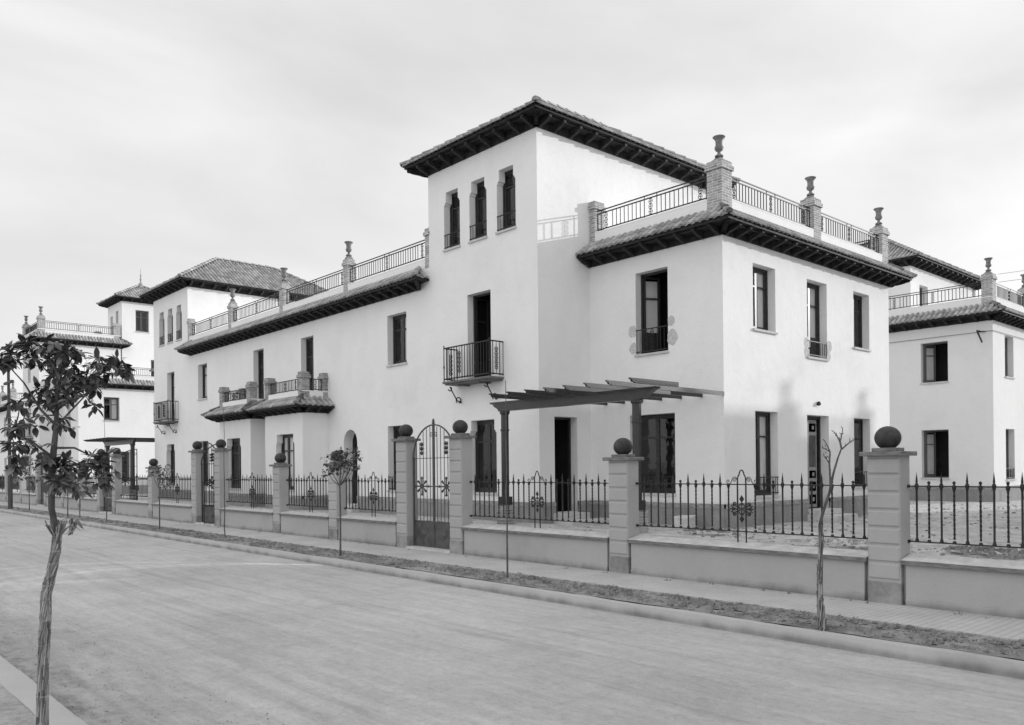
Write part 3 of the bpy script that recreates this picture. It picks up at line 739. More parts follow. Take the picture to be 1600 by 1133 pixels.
def kerb(name, y0, y1, z):
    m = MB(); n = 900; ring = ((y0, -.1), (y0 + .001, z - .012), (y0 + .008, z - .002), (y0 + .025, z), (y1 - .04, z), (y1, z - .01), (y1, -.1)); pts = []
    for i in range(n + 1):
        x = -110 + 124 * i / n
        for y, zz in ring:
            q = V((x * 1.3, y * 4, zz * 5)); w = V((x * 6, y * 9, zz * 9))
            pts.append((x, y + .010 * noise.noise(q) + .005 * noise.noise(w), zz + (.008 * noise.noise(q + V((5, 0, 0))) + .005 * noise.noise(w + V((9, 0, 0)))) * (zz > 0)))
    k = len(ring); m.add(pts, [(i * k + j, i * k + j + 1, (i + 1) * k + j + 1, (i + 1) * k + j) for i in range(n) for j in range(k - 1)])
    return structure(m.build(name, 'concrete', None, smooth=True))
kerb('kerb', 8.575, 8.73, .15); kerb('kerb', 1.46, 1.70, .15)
sheet('planting_strip', -110, 14, 8.72, 9.60, .15, 'soil', 900, 12, .05, 3.0)
pv = MB(); pv.box(-110, 14, 9.585, 10.95, -.05, .17); structure(pv.build('sidewalk', 'pave'))
pv = MB(); pv.box(-110, 14, -8, 1.462, -.05, .147); structure(pv.build('near_sidewalk', 'verge'))
def yz(x, y):
    t = min(1, max(0, (y - 11.2) / 4.0)); return .17 * (1 - t)
sheet('yard', -110, 14, 11.20, 62, .55, 'yard', 300, 130, .03, .9, zf=yz, edge=False)

# ---- the double villa
villa = thing('double_villa', (XM, YF, ZG), 'large white double villa with twin towers and arched gates before it, filling the middle', 'house')
half_villa(villa, None)
half_villa(villa, lambda p: V((2 * XM - p.x, p.y, p.z)), variant=1)
pier(villa, XM, YF + .135, 7.95, .27)
balcony(villa, Fr((0, YF, 0), (1, 0, 0), (0, -1, 0)), -18.42, -16.40, 4.42, .52)
balcony(villa, Fr((0, YF, 0), (1, 0, 0), (0, -1, 0)), -42.06, -40.04, 4.42, .52)
# damp plaster patches where the low window rails were fixed
def blotch(F, u, z, r, s):
    rnd = random.Random(s); m = MB(); n = 16
    pts = [F.p(u + r * (1 + rnd.uniform(-.16, .16)) * cos(2 * pi * i / n) * .8, z + r * (1 + rnd.uniform(-.12, .12)) * sin(2 * pi * i / n), .004) for i in range(n)]
    return pts, n
def blotches(F, lst):
    for i, (u, z, r) in enumerate(lst):
        pts, n = blotch(F, u, z, r, i + 3)
        for p in pts: p += F.n * (.0015 * i)
        m = MB(); m.add(pts, [tuple(range(n))]); m.build('plaster_patch', 'patch', villa)
blotches(Fr((XT1, YB0, 0), (1, 0, 0), (0, -1, 0)), [(1.47, 5.45, .16), (1.49, 5.02, .15), (2.68, 5.56, .13), (2.72, 5.16, .19)])
blotches(Fr((X0, YB0, 0), (0, 1, 0), (1, 0, 0)), [(3.80, 5.2, .15), (3.80, 4.98, .14), (5.0, 5.2, .17), (4.98, 4.95, .13)])
ch = MB(); ch.box(-22.6, -22.1, 21.6, 22.1, 7.7, 9.6); ch.box(-22.67, -22.03, 21.53, 22.17, 9.6, 9.72); ch.build('chimney', 'wall', villa)

# ---- mirrored neighbour behind (only its near half can be seen)
YM = 2 * 29.49
rear = thing('rear_villa', (-20, YM - YF, ZG), 'white villa partly hidden behind the right end of the double villa', 'house')
half_villa(rear, lambda p: V((p.x, YM - p.y, p.z)), wt='midwood', wall='wall2', dooron=True, variant=1)
wb = MB(); wb.tube([(-11.35, 33.9, 6.98), (-11.35, 33.62, 6.98), (-11.12, 33.45, 6.5)], .03, 6); wb.tube([(-11.35, 33.9, 6.98), (-11.05, 33.6, 6.9)], .02, 5)
wb.build('wire_bracket', 'iron', rear)
wi = MB(); wi.tube([(-29, 33.86, 7.0), (-20, 33.86, 6.93), (-10.87, 33.86, 6.95), (-10.86, 42.4, 6.97)], .010, 4); wi.build('wall_cable', 'midwood', rear)
for z, t in ((9.02, 'upper of the two thin wires leaving the urn pier of the villa behind'), (8.72, 'lower of the two thin wires leaving the urn pier of the villa behind')):
    wi = MB(); wi.tube([(-10.7 + 16 * q, 33.9, z - .5 * q * (1 - q)) for q in [i / 10 for i in range(11)]], .007, 4)
    tag(wi.build('overhead_wire', 'midwood'), t, 'wire', 'thin wires beside the villa behind')

# ---- the next pair of villas along the row, off to the right (they shade the near end of the street)
nxt = thing('neighbouring_villa', (16.3, YF, ZG), 'next white villa of the row, beyond the right edge on the street side', 'house')
half_villa(nxt, lambda p: V((-12.9 - p.x, p.y, p.z)), variant=1)
nxt2 = thing('neighbouring_villa', (16.3, YM - YF, ZG), 'white villa behind the next one of the row, beyond the right edge', 'house')
half_villa(nxt2, lambda p: V((-12.9 - p.x, YM - p.y, p.z)), wt='midwood', wall='wall2', variant=1)

# ---- villa further down the street, with a four storey lookout tower
far = thing('tower_villa', (-60, 14, ZG), 'white villa behind the leafy street tree, with a pyramid roofed lookout tower carrying a finial', 'house')
FX, FY, BY = V((1, 0, 0)), V((0, 1, 0)), V((0, -1, 0))
def plain_block(root, x0, x1, y0, y1, ztop, zeave, fops=(), sops=(), wt='midwood', wall='wall2', pl=True, rail=True, hiproof=False, ov=.5, h=.22, rot=None):
    w, ib, ev, ti, pm = MB(), MB(), MB(), MB(), MB()
    F = Fr((x0, y0, 0), FX, BY); S = Fr((x1, y0, 0), FY, FX); B = Fr((x0, y1, 0), FX, FY); L = Fr((x0, y0, 0), FY, -FX)
    fo, so = shift(list(fops), x0), shift(list(sops), y0)
    for G, U, o in ((F, x1 - x0, fo), (S, y1 - y0, so), (B, x1 - x0, []), (L, y1 - y0, [])):
        facade(G, U, ZG, ztop, o, w, ib)
        for q in o: q.setdefault('mat', wt); window(root, G, q)
        if pl: plinth(pm, G, U)
        eave(ev, ti, G, 0, U, zeave, 1, 1, ov=ov, h=h, do_tiles=not hiproof, sp=.55)
        if rail:
            w.fbox(G, 0, U, ztop - .5, ztop - .02, -.2, -.001); w.fbox(G, -.01, U + .01, ztop - .02, ztop + .03, -.2, .018)
    if hiproof: hip_roof(ti, x0 - ov - .05, x1 + ov + .05, y0 - ov - .05, y1 + ov + .05, zeave + h + .03, slope=30)
    else: w.box(x0 + .1, x1 - .1, y0 + .1, y1 - .1, ztop - .55, ztop - .5)
    w.build('wall', wall, root); pm.build('plinth', 'plinth', root)
    ev.build('eave', 'eave', root); ti.build('eave_roof' if not hiproof else 'tower_roof', 'tile', root)
    return F, S
W = O
F1, S1 = plain_block(far, -60.0, -56.4, 14.15, 25.5, 8.24, 7.35,
    [W(-58.9, -58.2, 5.0, 6.8), W(-58.9, -58.2, 1.4, 3.3)], [W(15.63, 16.58, 5.28, 6.78, leaves=('c', 's')), W(16.2, 17.2, 1.4, 3.3), W(20.2, 21.2, 1.4, 3.3)])
r = MB(); railing(r, S1, .4, 11.0, 8.32, 8.72, 8.80, -.12, scr=(3, 6, 9)); r.build('terrace_railing', 'iron', far)
F2, S2 = plain_block(far, -64.6, -60.0, 12.75, 17.75, 11.3, 10.45,
    [W(-63.1, -62.3, 4.3, 6.9, kind='french_door'), W(-63.1, -62.3, 1.4, 3.3), W(-63.1, -62.3, 8.1, 9.9)], [])
for cx, cy in ((-60.19, 12.94), (-64.4, 12.94)): pier(far, cx, cy, 11.1, zt=11.95)
pier(far, -60.19, 17.5, 11.1, zt=11.95, urn=False); pier(far, -64.4, 17.5, 11.1, zt=11.95, urn=False)
r = MB(); railing(r, S2, .4, 4.55, 11.4, 11.8, 11.88, -.12, scr=(2.4,)); railing(r, F2, .4, 4.2, 11.4, 11.8, 11.88, -.12, scr=(1.5,))
r.build('terrace_railing', 'iron', far)
F3, S3 = plain_block(far, -63.2, -60.02, 17.85, 21.4, 13.85, 13.75,
    [W(-62.6, -62.05, 11.3, 13.0, leaves=('c',)), W(-61.35, -60.8, 11.3, 13.2, leaves=('c',))], [W(18.75, 19.65, 11.75, 13.25, leaves=('c', 'c')), W(19.75, 20.7, 7.9, 9.85, kind='door', leaves=('c',))], pl=False, rail=False, hiproof=True)
fi = MB(); zt = 13.98 + .03 + math.tan(radians(30)) * (3.18 / 2 + .55)
fi.lathe((-61.61, 19.62, zt - .1), [(.16, 0), (.17, .15), (.13, .3), (.05, .4), (.045, .55), (.08, .6), (.04, .66), (.035, .85), (.06, .9), (.02, .96), (.012, 1.35)], 10)
fi.build('roof_finial', 'stone', far, smooth=True)
balcony(far, Fr((0, 12.75, 0), FX, BY), -63.7, -61.7, 4.3, .5)

# ---- last villa at the far end
far2 = thing('distant_villa', (-85, 15, ZG), 'bright white villa at the far left end of the street, behind the wooden pole', 'house')
F4, S4 = plain_block(far2, -92, -80.0, 14.9, 25, 8.24, 7.35, [W(-83, -82, 1.4, 3.3), W(-83, -82, 5.2, 6.8)], [W(17, 18, 1.4, 3.3)])
r = MB(); railing(r, S4, .4, 9.6, 8.32, 8.72, 8.80, -.12, scr=(3, 6)); railing(r, F4, .4, 11.5, 8.32, 8.72, 8.80, -.12, scr=(3, 6, 9)); r.build('terrace_railing', 'iron', far2)
for cx in (-80.19, -84.5, -88.5): pier(far2, cx, 15.09, 8.0)
G5, S5 = plain_block(far2, -92, -86, 19, 25, 10.75, 10.6, [], [], pl=False, rail=False, hiproof=True)

# ---- pergolas
def pergola(mir, label):
    TX[0] = mir
    base = V((-13, 13.33, .5)); root = thing('pergola', mir(base) if mir else base, label, 'pergola', 'pergolas beside the villa towers')
    yb = 13.33; b = MB()
    b.add([(x, y, z) for y in (yb - .07, yb + .07) for x, z in ((-15.65, 3.62), (-15.5, 3.56), (-15.48, 3.52), (-15.34, 3.45), (-15.3, 3.39), (-15.14, 3.39), (-10.95, 3.39), (-10.80, 3.40), (-10.42, 3.62))],
          [tuple(range(9)), tuple(range(17, 8, -1))] + [(i, (i + 1) % 9, 9 + (i + 1) % 9, 9 + i) for i in range(9)])
    b.box(-15.6, -10.45, yb - .085, yb + .085, 3.585, 3.625)
    b.build('main_beam', 'pergola', root)
    for k in range(8):
        x = -14.5 + .597 * k; p = MB(); y1 = YB0 if k < 7 else yb + .5
        G = Fr((x, 12.3, 0), FY, FX)
        poly = [(0, 3.725), (0, 3.70), (.05, 3.69), (.07, 3.65), (.13, 3.645), (.16, 3.628), (y1 - 12.3, 3.628), (y1 - 12.3, 3.725)]
        p.prism(G, poly, -.025, .025); p.build('rafter', 'pergola', root)
    for cx in (-15.14, -11.0):
        c = MB(); h = .092
        c.lathe((cx, yb, 0), [(h * 1.08, 1.17), (h * 1.08, 2.9)], 8, rot=pi / 8)
        c.lathe((cx, yb, 0), [(h * 1.08, 2.9), (h * 1.28, 2.91), (h * 1.28, 2.94), (h * 1.08, 2.95), (h * 1.08, 3.3), (h * 1.4, 3.33), (h * 1.45, 3.39)], 8, rot=pi / 8)
        c.box(cx - .12, cx + .12, yb - .12, yb + .12, 1.10, 1.30)
        co = c.build('column', 'pergola', root)
        q = MB(); q.box(cx - .155, cx + .155, yb - .155, yb + .155, .45, 1.10); q.box(cx - .18, cx + .18, yb - .18, yb + .18, .45, .62); q.build('pedestal', 'brickdark', co)
    TX[0] = None
    return root
pergola(None, 'dark timber pergola on two columns against the near corner of the double villa')
pergola(lambda p: V((2 * XM - p.x, p.y, p.z)), 'dark timber pergola beyond the far tower of the double villa')

# ---- street wall: pillars, low walls, railings, gates
YP0, YP1, YFN = 10.87, 11.17, 11.12
PW = .43
def build_pillar(h, n):
    root = thing('wall_pillar', (0, 0, .17), 'x', 'pillar')
    s = MB(); s.box(0, PW, YP0 + .012, YP1, .10, h); pb = MB(); pb.box(-.004, PW + .005, YP0 - .004, YP0 + .2, .10, .452)
    z = .475; p = (h - .02 - z) / n
    for i in range(n):
        a, c = z + i * p + .012, z + (i + 1) * p - .008
        o = [(.006, a, 0.012), (PW - .006, a, .012), (PW - .006, c, .012), (.006, c, .012)]
        i_ = [(.022, a + .022, -.008), (PW - .022, a + .022, -.008), (PW - .022, c - .02, -.008), (.022, c - .02, -.008)]
        s.add([(x, YP0 + y, zz) for x, zz, y in o] + [(x, YP0 + y, zz) for x, zz, y in i_], [(0, 1, 5, 4), (1, 2, 6, 5), (2, 3, 7, 6), (3, 0, 4, 7), (4, 5, 6, 7)])
    b = s.build('shaft', 'fence_plaster', root)
    pb.build('foot', 'pillarbase', root, bevel=.01)
    c = MB(); c.box(-.075, PW + .075, YP0 - .07, YP1 + .07, h, h + .058); c.box(.055, PW - .055, YP0 + .015, YP1 - .015, h + .058, h + .108); c.build('cap', 'copingedge', root, bevel=.008)
    q = MB(); r = .168; prof = [(.09, 0)] + [(r * sin(t) * 1.0, .135 - r * .93 * cos(t)) for t in [pi * .19 + (pi * .81) * i / 12 for i in range(12)]] + [(.004, .135 + r * .93)]
    q.lathe((PW / 2, (YP0 + YP1) / 2, h + .106), prof, 20); q.build('ball', 'ball', root, smooth=True)
    return root
low = build_pillar(2.11, 7); tall = build_pillar(2.65, 9)
lows = [(-.55, 'grey rusticated pillar with a dark ball at the right end of the street wall', 1), (-5.035, 'grey rusticated pillar with a large dark ball, nearest and rightmost of the wall pillars', 1),
        (-9.62, 'ball topped pillar in front of the near pergola, between the two nearest railings', 1),
        (-19.42, 'ball topped pillar behind the round crowned street tree', 1), (-22.68, 'ball topped pillar in front of the right bay window', 1),
        (-33.52, 'ball topped pillar just left of the second gate, beside a small leafy tree', 1), (-43.6, 'ball topped pillar mostly hidden behind the straw wrapped tree, nearer the third gate', 1),
        (-46.7, 'ball topped pillar mostly hidden behind the straw wrapped tree, further from the third gate', 1), (-56.25, 'ball topped pillar just left of the far gate', 1), (-60.5, 'ball topped pillar immediately left of the wooden pole', 1),
        (-65.0, 'outermost ball topped pillar at the far end of the wall', 1)]
talls = [(-14.19, 'tall ball topped gate pillar right of the nearest arched gate'), (-16.24, 'tall ball topped gate pillar left of the nearest arched gate'),
         (-26.98, 'tall ball topped gate pillar right of the second gate'), (-29.02, 'tall ball topped gate pillar left of the second gate'),
         (-38.17, 'tall ball topped gate pillar right of the third gate'), (-40.45, 'tall ball topped gate pillar left of the third gate'),
         (-50.3, 'tall ball topped gate pillar right of the far gate'), (-52.2, 'tall ball topped gate pillar left of the far gate')]
allp = []
for proto, lst, grp in ((low, [(a, b) for a, b, _ in lows], 'pillars of the street wall'), (tall, talls, 'pillars beside the gates')):
    for i, (x, lab) in enumerate(lst):
        if i == 0: o = proto; o.location = (x, 0, .17); WL[o.name] = V((x, 0, .17)); tag(o, lab, 'pillar', grp)
        else: place_copy(proto, (x, 0, .17), lab, 'pillar', grp)
        allp.append((x, proto is tall))
allp.sort(); gates = [(-15.81, -14.19), (-28.59, -26.98), (-40.02, -38.17), (-51.77, -50.3)]

# picket prototypes as bare meshes
def picket_mesh(kind):
    m = MB(); z0, z1 = .984, 1.71
    if kind == 'spear': 
        m.tube([(0, 0, z0), (0, 0, z0 + .012), (0, 0, z0 + .035), (0, 0, z0 + .05), (0, 0, z1 - .06), (0, 0, z1 - .035), (0, 0, z1 - .01), (0, 0, z1 + .01), (0, 0, z1 + .03), (0, 0, z1 + .045), (0, 0, z1 + .06), (0, 0, z1 + .11), (0, 0, z1 + .182)],
               [.026, .026, .02, .0135, .0135, .017, .026, .027, .02, .012, .0155, .010, .001], 8)
    else:
        k = 26; zs = [z0 + .05 + (z1 - .06 - z0 - .05) * i / k for i in range(k + 1)]
        m.tube([(0, 0, z0), (0, 0, z0 + .012), (0, 0, z0 + .035)], [.026, .026, .016], 8)
        m.tube([(0, 0, z) for z in zs], .0145, 4, twist=.62)
        if kind == 'knob': m.tube([(0, 0, z1 - .06), (0, 0, z1 - .02), (0, 0, z1), (0, 0, z1 + .012), (0, 0, z1 + .022), (0, 0, z1 + .032), (0, 0, z1 + .045), (0, 0, z1 + .06), (0, 0, z1 + .068)], [.014, .026, .028, .022, .009, .017, .022, .016, .003], 8)
        else: m.tube([(0, 0, z1 - .06), (0, 0, z1 - .03), (0, 0, z1 - .005)], [.014, .024, .026], 8)
    o = m.build(kind, 'iron', None, smooth=True); me = o.data; bpy.data.objects.remove(o); return me
PM = {k: picket_mesh(k) for k in ('spear', 'knob', 'scroll')}
def orn_mesh():
    m = MB(); F = Fr((0, 0, 0), FX, BY); a = .074
    for s in (-1, 1):
        m.tube([F.p(s * a, z) for z in (.80, .96, .98, 1.0, 1.01, 1.4, 1.80)], [.0115, .0115, .02, .02, .013, .013, .012], 7)
        m.tube([F.p(s * a, 1.79), F.p(s * (a - .008), 1.825), F.p(s * .045, 1.86), F.p(s * .036, 1.895), F.p(s * .02, 1.924), F.p(0, 1.932)], .010, 6)
        # S scroll down to the flanking picket
        m.tube(spiral(F, s * .122, 1.775, .032, 1.15, s=-s, n=12, start=.3) , .006, 5)
        m.tube([F.p(s * (.085), 1.80), F.p(s * .11, 1.825), F.p(s * .145, 1.822), F.p(s * .168, 1.79), F.p(s * .178, 1.755), F.p(s * .20, 1.725), F.p(s * .235, 1.718), F.p(s * .262, 1.735), F.p(s * .264, 1.765), F.p(s * .242, 1.782), F.p(s * .222, 1.768), F.p(s * .226, 1.748), F.p(s * .24, 1.748)], .0065, 5)
    zc = 1.33
    def blob(u, z, w, h): m.add([F.p(u - w, z), F.p(u, z - h), F.p(u + w, z), F.p(u, z + h), F.p(u, z, .014), F.p(u, z, -.014)], [(0, 1, 4), (1, 2, 4), (2, 3, 4), (3, 0, 4), (1, 0, 5), (2, 1, 5), (3, 2, 5), (0, 3, 5)])
    m.tube([F.p(0, zc - .15), F.p(0, zc + .15)], .0085, 5); m.tube([F.p(-.21, zc), F.p(.21, zc)], .0085, 5)
    for s in (-1, 1):
        blob(0, zc + s * .155, .045, .06); blob(0, zc + s * .21 - s * .025, .02, .035); blob(0, zc + s * .085, .038, .016)
        for t in (-1, 1):
            m.tube(spiral(F, s * .125, zc + t * .075, .034, 1.3, s=s, z_s=t, n=12, start=-1.2), .010, 5)
            m.tube([F.p(s * .03, zc + t * .02), F.p(s * .07, zc + t * .04), F.p(s * .11, zc + t * .042)], .010, 5)
            m.tube([F.p(s * .10, zc), F.p(s * .155, zc + t * .018), F.p(s * .178, zc + t * .042)], .009, 5)
            m.tube([F.p(0, zc + t * .085), F.p(s * .03, zc + t * .07), F.p(s * .05, zc + t * .05)], .009, 5)
            blob(s * .178, zc + t * .045, .016, .018)
        blob(s * .16, zc, .04, .022)
    o = m.build('ornament', 'iron', None, smooth=True); me = o.data; bpy.data.objects.remove(o); return me
OM = orn_mesh()
def inst(name, me, parent, loc):
    o = bpy.data.objects.new(name, me); COL.objects.link(o); o.parent = parent; o.location = V(loc) - wloc(parent); return o
rl_names = {}
def fence_bay(xa, xb, la, lw):
    """low wall with coping, and the railing standing on it, between two pillars"""
    w = MB(); a, b = xa + .055, xb - .055
    w.box(a, b, YP0 + .015, YP0 + .20, .1, .70); w.box(xa - .01, a, YP0 + .09, YP1 - .02, .1, .70); w.box(b, xb + .01, YP0 + .09, YP1 - .02, .1, .70)
    w.box(a + .001, b - .001, YP0 + .20, YP1 + .04, .1, .70); w.box(a, b, YP0 + .003, YP0 + .015, .1, .255)
    wo = w.build('low_wall', 'fence_plaster', None, loc=((xa + xb) / 2, YP0, .17), bevel=.012)
    tag(wo, lw, 'wall', 'low street walls between pillars')
    c = MB(); e0, e1 = xa + .012, xb - .012; n = max(2, int((e1 - e0) / .25))
    c.add([(e0, YP0 - .035, .757), (e1, YP0 - .035, .757), (e1, YFN - .02, .815), (e0, YFN - .02, .815), (e1, YP1 + .08, .81), (e0, YP1 + .08, .81), (e0, YP1 + .08, .70), (e1, YP1 + .08, .70)], [(0, 1, 2, 3), (3, 2, 4, 5), (5, 4, 7, 6)])
    c.build('coping', 'coping', wo)
    c = MB(); c.hexa([V(p) for p in ((e0, YP0 - .04, .70), (e1, YP0 - .04, .70), (e1, YP1 + .07, .70), (e0, YP1 + .07, .70), (e0, YP0 - .04, .753), (e1, YP0 - .04, .753), (e1, YP1 + .07, .80), (e0, YP1 + .07, .80))]); c.build('coping_edge', 'copingedge', wo, bevel=.006)
    xm = (xa + xb) / 2
    root = thing('iron_railing', (xm, YFN, .8), la, 'railing', 'spiked railings on the street wall')
    r = MB()
    for z in (.984, 1.71): r.box(xa - .02, xb + .02, YFN - .009, YFN + .009, z - .008, z + .008); 
    for z in (.984, 1.71): r.box(xa - .03, xa + .015, YFN - .03, YFN + .03, z - .02, z + .02)
    r.build('rail', 'iron', root)
    ornw = (xb - xa) > 2.0
    sp = .153; n = int((xb - xa - .16) / 2 / sp)
    for k in range(-n, n + 1):
        x = xm + k * sp
        if ornw:
            if k == 0: continue
            x = xm + (.235 + (abs(k) - 1) * sp) * (1 if k > 0 else -1)
            if x < xa + .05 or x > xb - .05: continue
            kind = 'scroll' if abs(k) == 1 else ('spear' if abs(k) % 2 == 0 else 'knob')
        else: kind = 'spear' if k % 2 == 0 else 'knob'
        inst('spear_picket' if kind == 'spear' else 'knob_picket', PM[kind], root, (x, YFN, 0))
    if ornw: inst('scroll_ornament', OM, root, (xm, YFN, 0))
rn = ['far end of the wall beyond the pole', 'behind the pole', 'between the far gate and the pole', 'right of the far gate, behind the straw wrapped tree', 'hidden by the crown of the straw wrapped tree', 'left of the third gate, seen through leaves',
      'right of the third gate, before a pergola column', 'behind the small leafy tree left of the second gate', 'right of the second gate, before the left bay window', 'before the right bay window', 'before the arched door, left of the nearest gate',
      'right of the nearest gate, before the pergola column and dark doorway', 'nearest full bay before the corner of the double villa', 'cut by the right edge, before the villa behind']
bays = []
for i in range(len(allp) - 1):
    xa, xb = allp[i][0] + PW, allp[i + 1][0]
    if any(abs(xa - ga) < .2 for ga, gb in gates): continue
    bays.append((xa, xb))
for i, (xa, xb) in enumerate(bays):
    t = rn[i] if i < len(rn) else 'at the wall'
    fence_bay(xa, xb, 'black spiked iron railing ' + t, 'low grey rendered wall with flat coping, ' + t)

def gate(xa, xb, la, angl=0, angr=0):
    xm = (xa + xb) / 2; root = thing('iron_gate', (xm, 11.06, .2), la, 'gate', 'arched iron gates'); hw = (xb - xa) / 2 - .02
    for side, ang in ((-1, angl), (1, angr)):
        h = xa + .02 if side < 0 else xb - .02; an = radians(ang)
        u = V((-side * cos(an), sin(an), 0)); nn = V((side * sin(an), cos(an), 0)) * 1
        F = Fr((h, 11.06, 0), u, nn); m = MB()
        zt = lambda x: 2.22 + .77 * sqrt(max(0, 1 - ((hw - x) / hw) ** 2))
        m.fbox(F, 0, .035, .22, 2.26, -.016, .016); m.fbox(F, hw - .03, hw - .002, .22, zt(hw) - .005, -.016, .016)
        pts = [F.p(hw - hw * cos(t), 2.22 + .77 * sin(t), 0) for t in [pi / 2 * i / 12 for i in range(13)]]
        m.tube(pts, .019, 6)
        m.fbox(F, .03, hw, .79, .815, -.014, .014); m.fbox(F, .03, hw, .235, .26, -.014, .014); m.tube([F.p(.03, 2.24), F.p(hw, 2.24)], .008, 5)
        for k in range(1, 6):
            x = hw * k / 6; m.tube([F.p(x, .80), F.p(x, zt(x) - .03 if k != 2 else 2.6)], .0095, 5)
        m.tube(spiral(F, hw - .07, 2.78, .06, 1.2, s=1, z_s=-1, n=12, start=1.5), .008, 5)
        c0, z0 = hw * .42, 1.60
        m.tube([F.p(c0, z0), F.p(hw, z0)], .016, 6)
        for q in range(8):
            t = pi / 4 * q; rr = .15 if q % 2 else .19; e = F.p(c0 + rr * 1.35 * cos(t), z0 + rr * sin(t))
            m.tube([F.p(c0, z0), e], [.016, .022], 5); m.lathe(e, [(.004, -.035), (.036, 0), (.004, .035)], 6)
        for zz in (2.36, 2.46, 2.56): m.lathe(F.p(c0, zz), [(.006, -.05), (.06, 0), (.006, .05)], 6)
        lf = m.build('gate_leaf', 'gateiron' if angl == 0 else 'iron', root)
        s = MB(); s.fbox(F, .03, hw - .01, .25, .80, -.006, .006)
        for (x, z) in ((.1, .32), (hw - .1, .32), (.1, .72), (hw - .1, .72)): s.lathe(F.p(x, z, .006 * 1), [(.001, -.02), (.022, 0), (.001, .02)], 6)
        for yy in (-.012, .012): s.add([F.p(hw * .5 - .1, .52, yy), F.p(hw * .5, .41, yy), F.p(hw * .5 + .1, .52, yy), F.p(hw * .5, .63, yy), F.p(hw * .5, .52, yy * 3.2)], [(0, 1, 4), (1, 2, 4), (2, 3, 4), (3, 0, 4)])
        s.build('kick_plate', 'gateiron', lf)
    f = MB(); F = Fr((xb - .02 - hw if angr else xm, 11.06, 0), FX, BY)
    f.lathe(F.p(0, 2.98), [(.02, -.05), (.035, 0), (.02, .03), (.05, .05), (.02, .07), (.035, .10), (.003, .16)], 8)
    if not angr: f.build('finial', 'gateiron', root)
    t = MB(); t.box(xa - .02, xb + .02, YP0 - .02, YP1 + .1, .1, .22); tag(t.build('threshold', 'step', None, loc=(xm, YP0, .17)), 'stone threshold under ' + la.split(',')[0].replace('grey ', '').replace('black ', ''), 'threshold')
gate(*gates[0], 'grey arched double gate with sheet iron foot, nearest and standing closed')
gate(*gates[1], 'second arched gate, black with its right leaf swung out', 60, -18)
gate(*gates[2], 'third arched gate, standing open behind the straw wrapped tree', 15, 86)
gate(*gates[3], 'far arched gate, furthest along the wall', 0, 80)
# ------------------------------------------------------------ trees and small things
def leaf_pts(c, d, up, L, W, curl=.25, fold=.25):
    d = d.normalized(); s = d.cross(up)
    if s.length < 1e-4: s = d.cross(V((1, 0, .3)))
    s.normalize(); n = s.cross(d).normalized()
    pr = [(0, .03), (.25, .75), (.5, 1.0), (.75, .72), (1.0, .02)]; pts = []
    for t, w in pr:
        c0 = c + d * (L * t) - n * (L * curl * t * t)
        pts += [c0 - s * (W * w) + n * (W * w * fold), c0, c0 + s * (W * w) + n * (W * w * fold)]
    f = []
    for i in range(4):
        b = i * 3; f += [(b, b + 1, b + 4, b + 3), (b + 1, b + 2, b + 5, b + 4)]
    return pts, f
def rv(rnd): 
    while True:
        v = V((rnd.uniform(-1, 1), rnd.uniform(-1, 1), rnd.uniform(-1, 1)))
        if .05 < v.length < 1: return v.normalized()
def foliage(m, centres, rnd, L, W, droop=.3, tw=None):
    for (c, r, n) in centres:
        c = V(c)
        # leaves sit in whorls around twig tips
        tips = []
        for i in range(max(2, n // 6)):
            q = rv(rnd); q = V((q.x * r[0], q.y * r[0], q.z * r[1])) * (1.25 * rnd.random() ** .4)
            tips.append(c + q)
            if tw is not None: tw.tube([c - V((0, 0, r[1] * .4)), (c + c + q) / 2 + rv(rnd) * .02, c + q], [.006, .004, .0025], 4)
        for i in range(n):
            t = tips[i % len(tips)]; d = rv(rnd); d.z = d.z * .7 - droop * .5
            o = (t - c); d = (d + o.normalized() * .5).normalized() if o.length > .01 else d.normalized()
            k = rnd.uniform(.7, 1.2)
            p, f = leaf_pts(t + d * rnd.uniform(.0, .05) * L * 6, d, V((rnd.uniform(-.5, .5), rnd.uniform(-.5, .5), 1)), L * k, W * k, rnd.uniform(.05, .4), rnd.uniform(.05, .35))
            m.add(p, f)

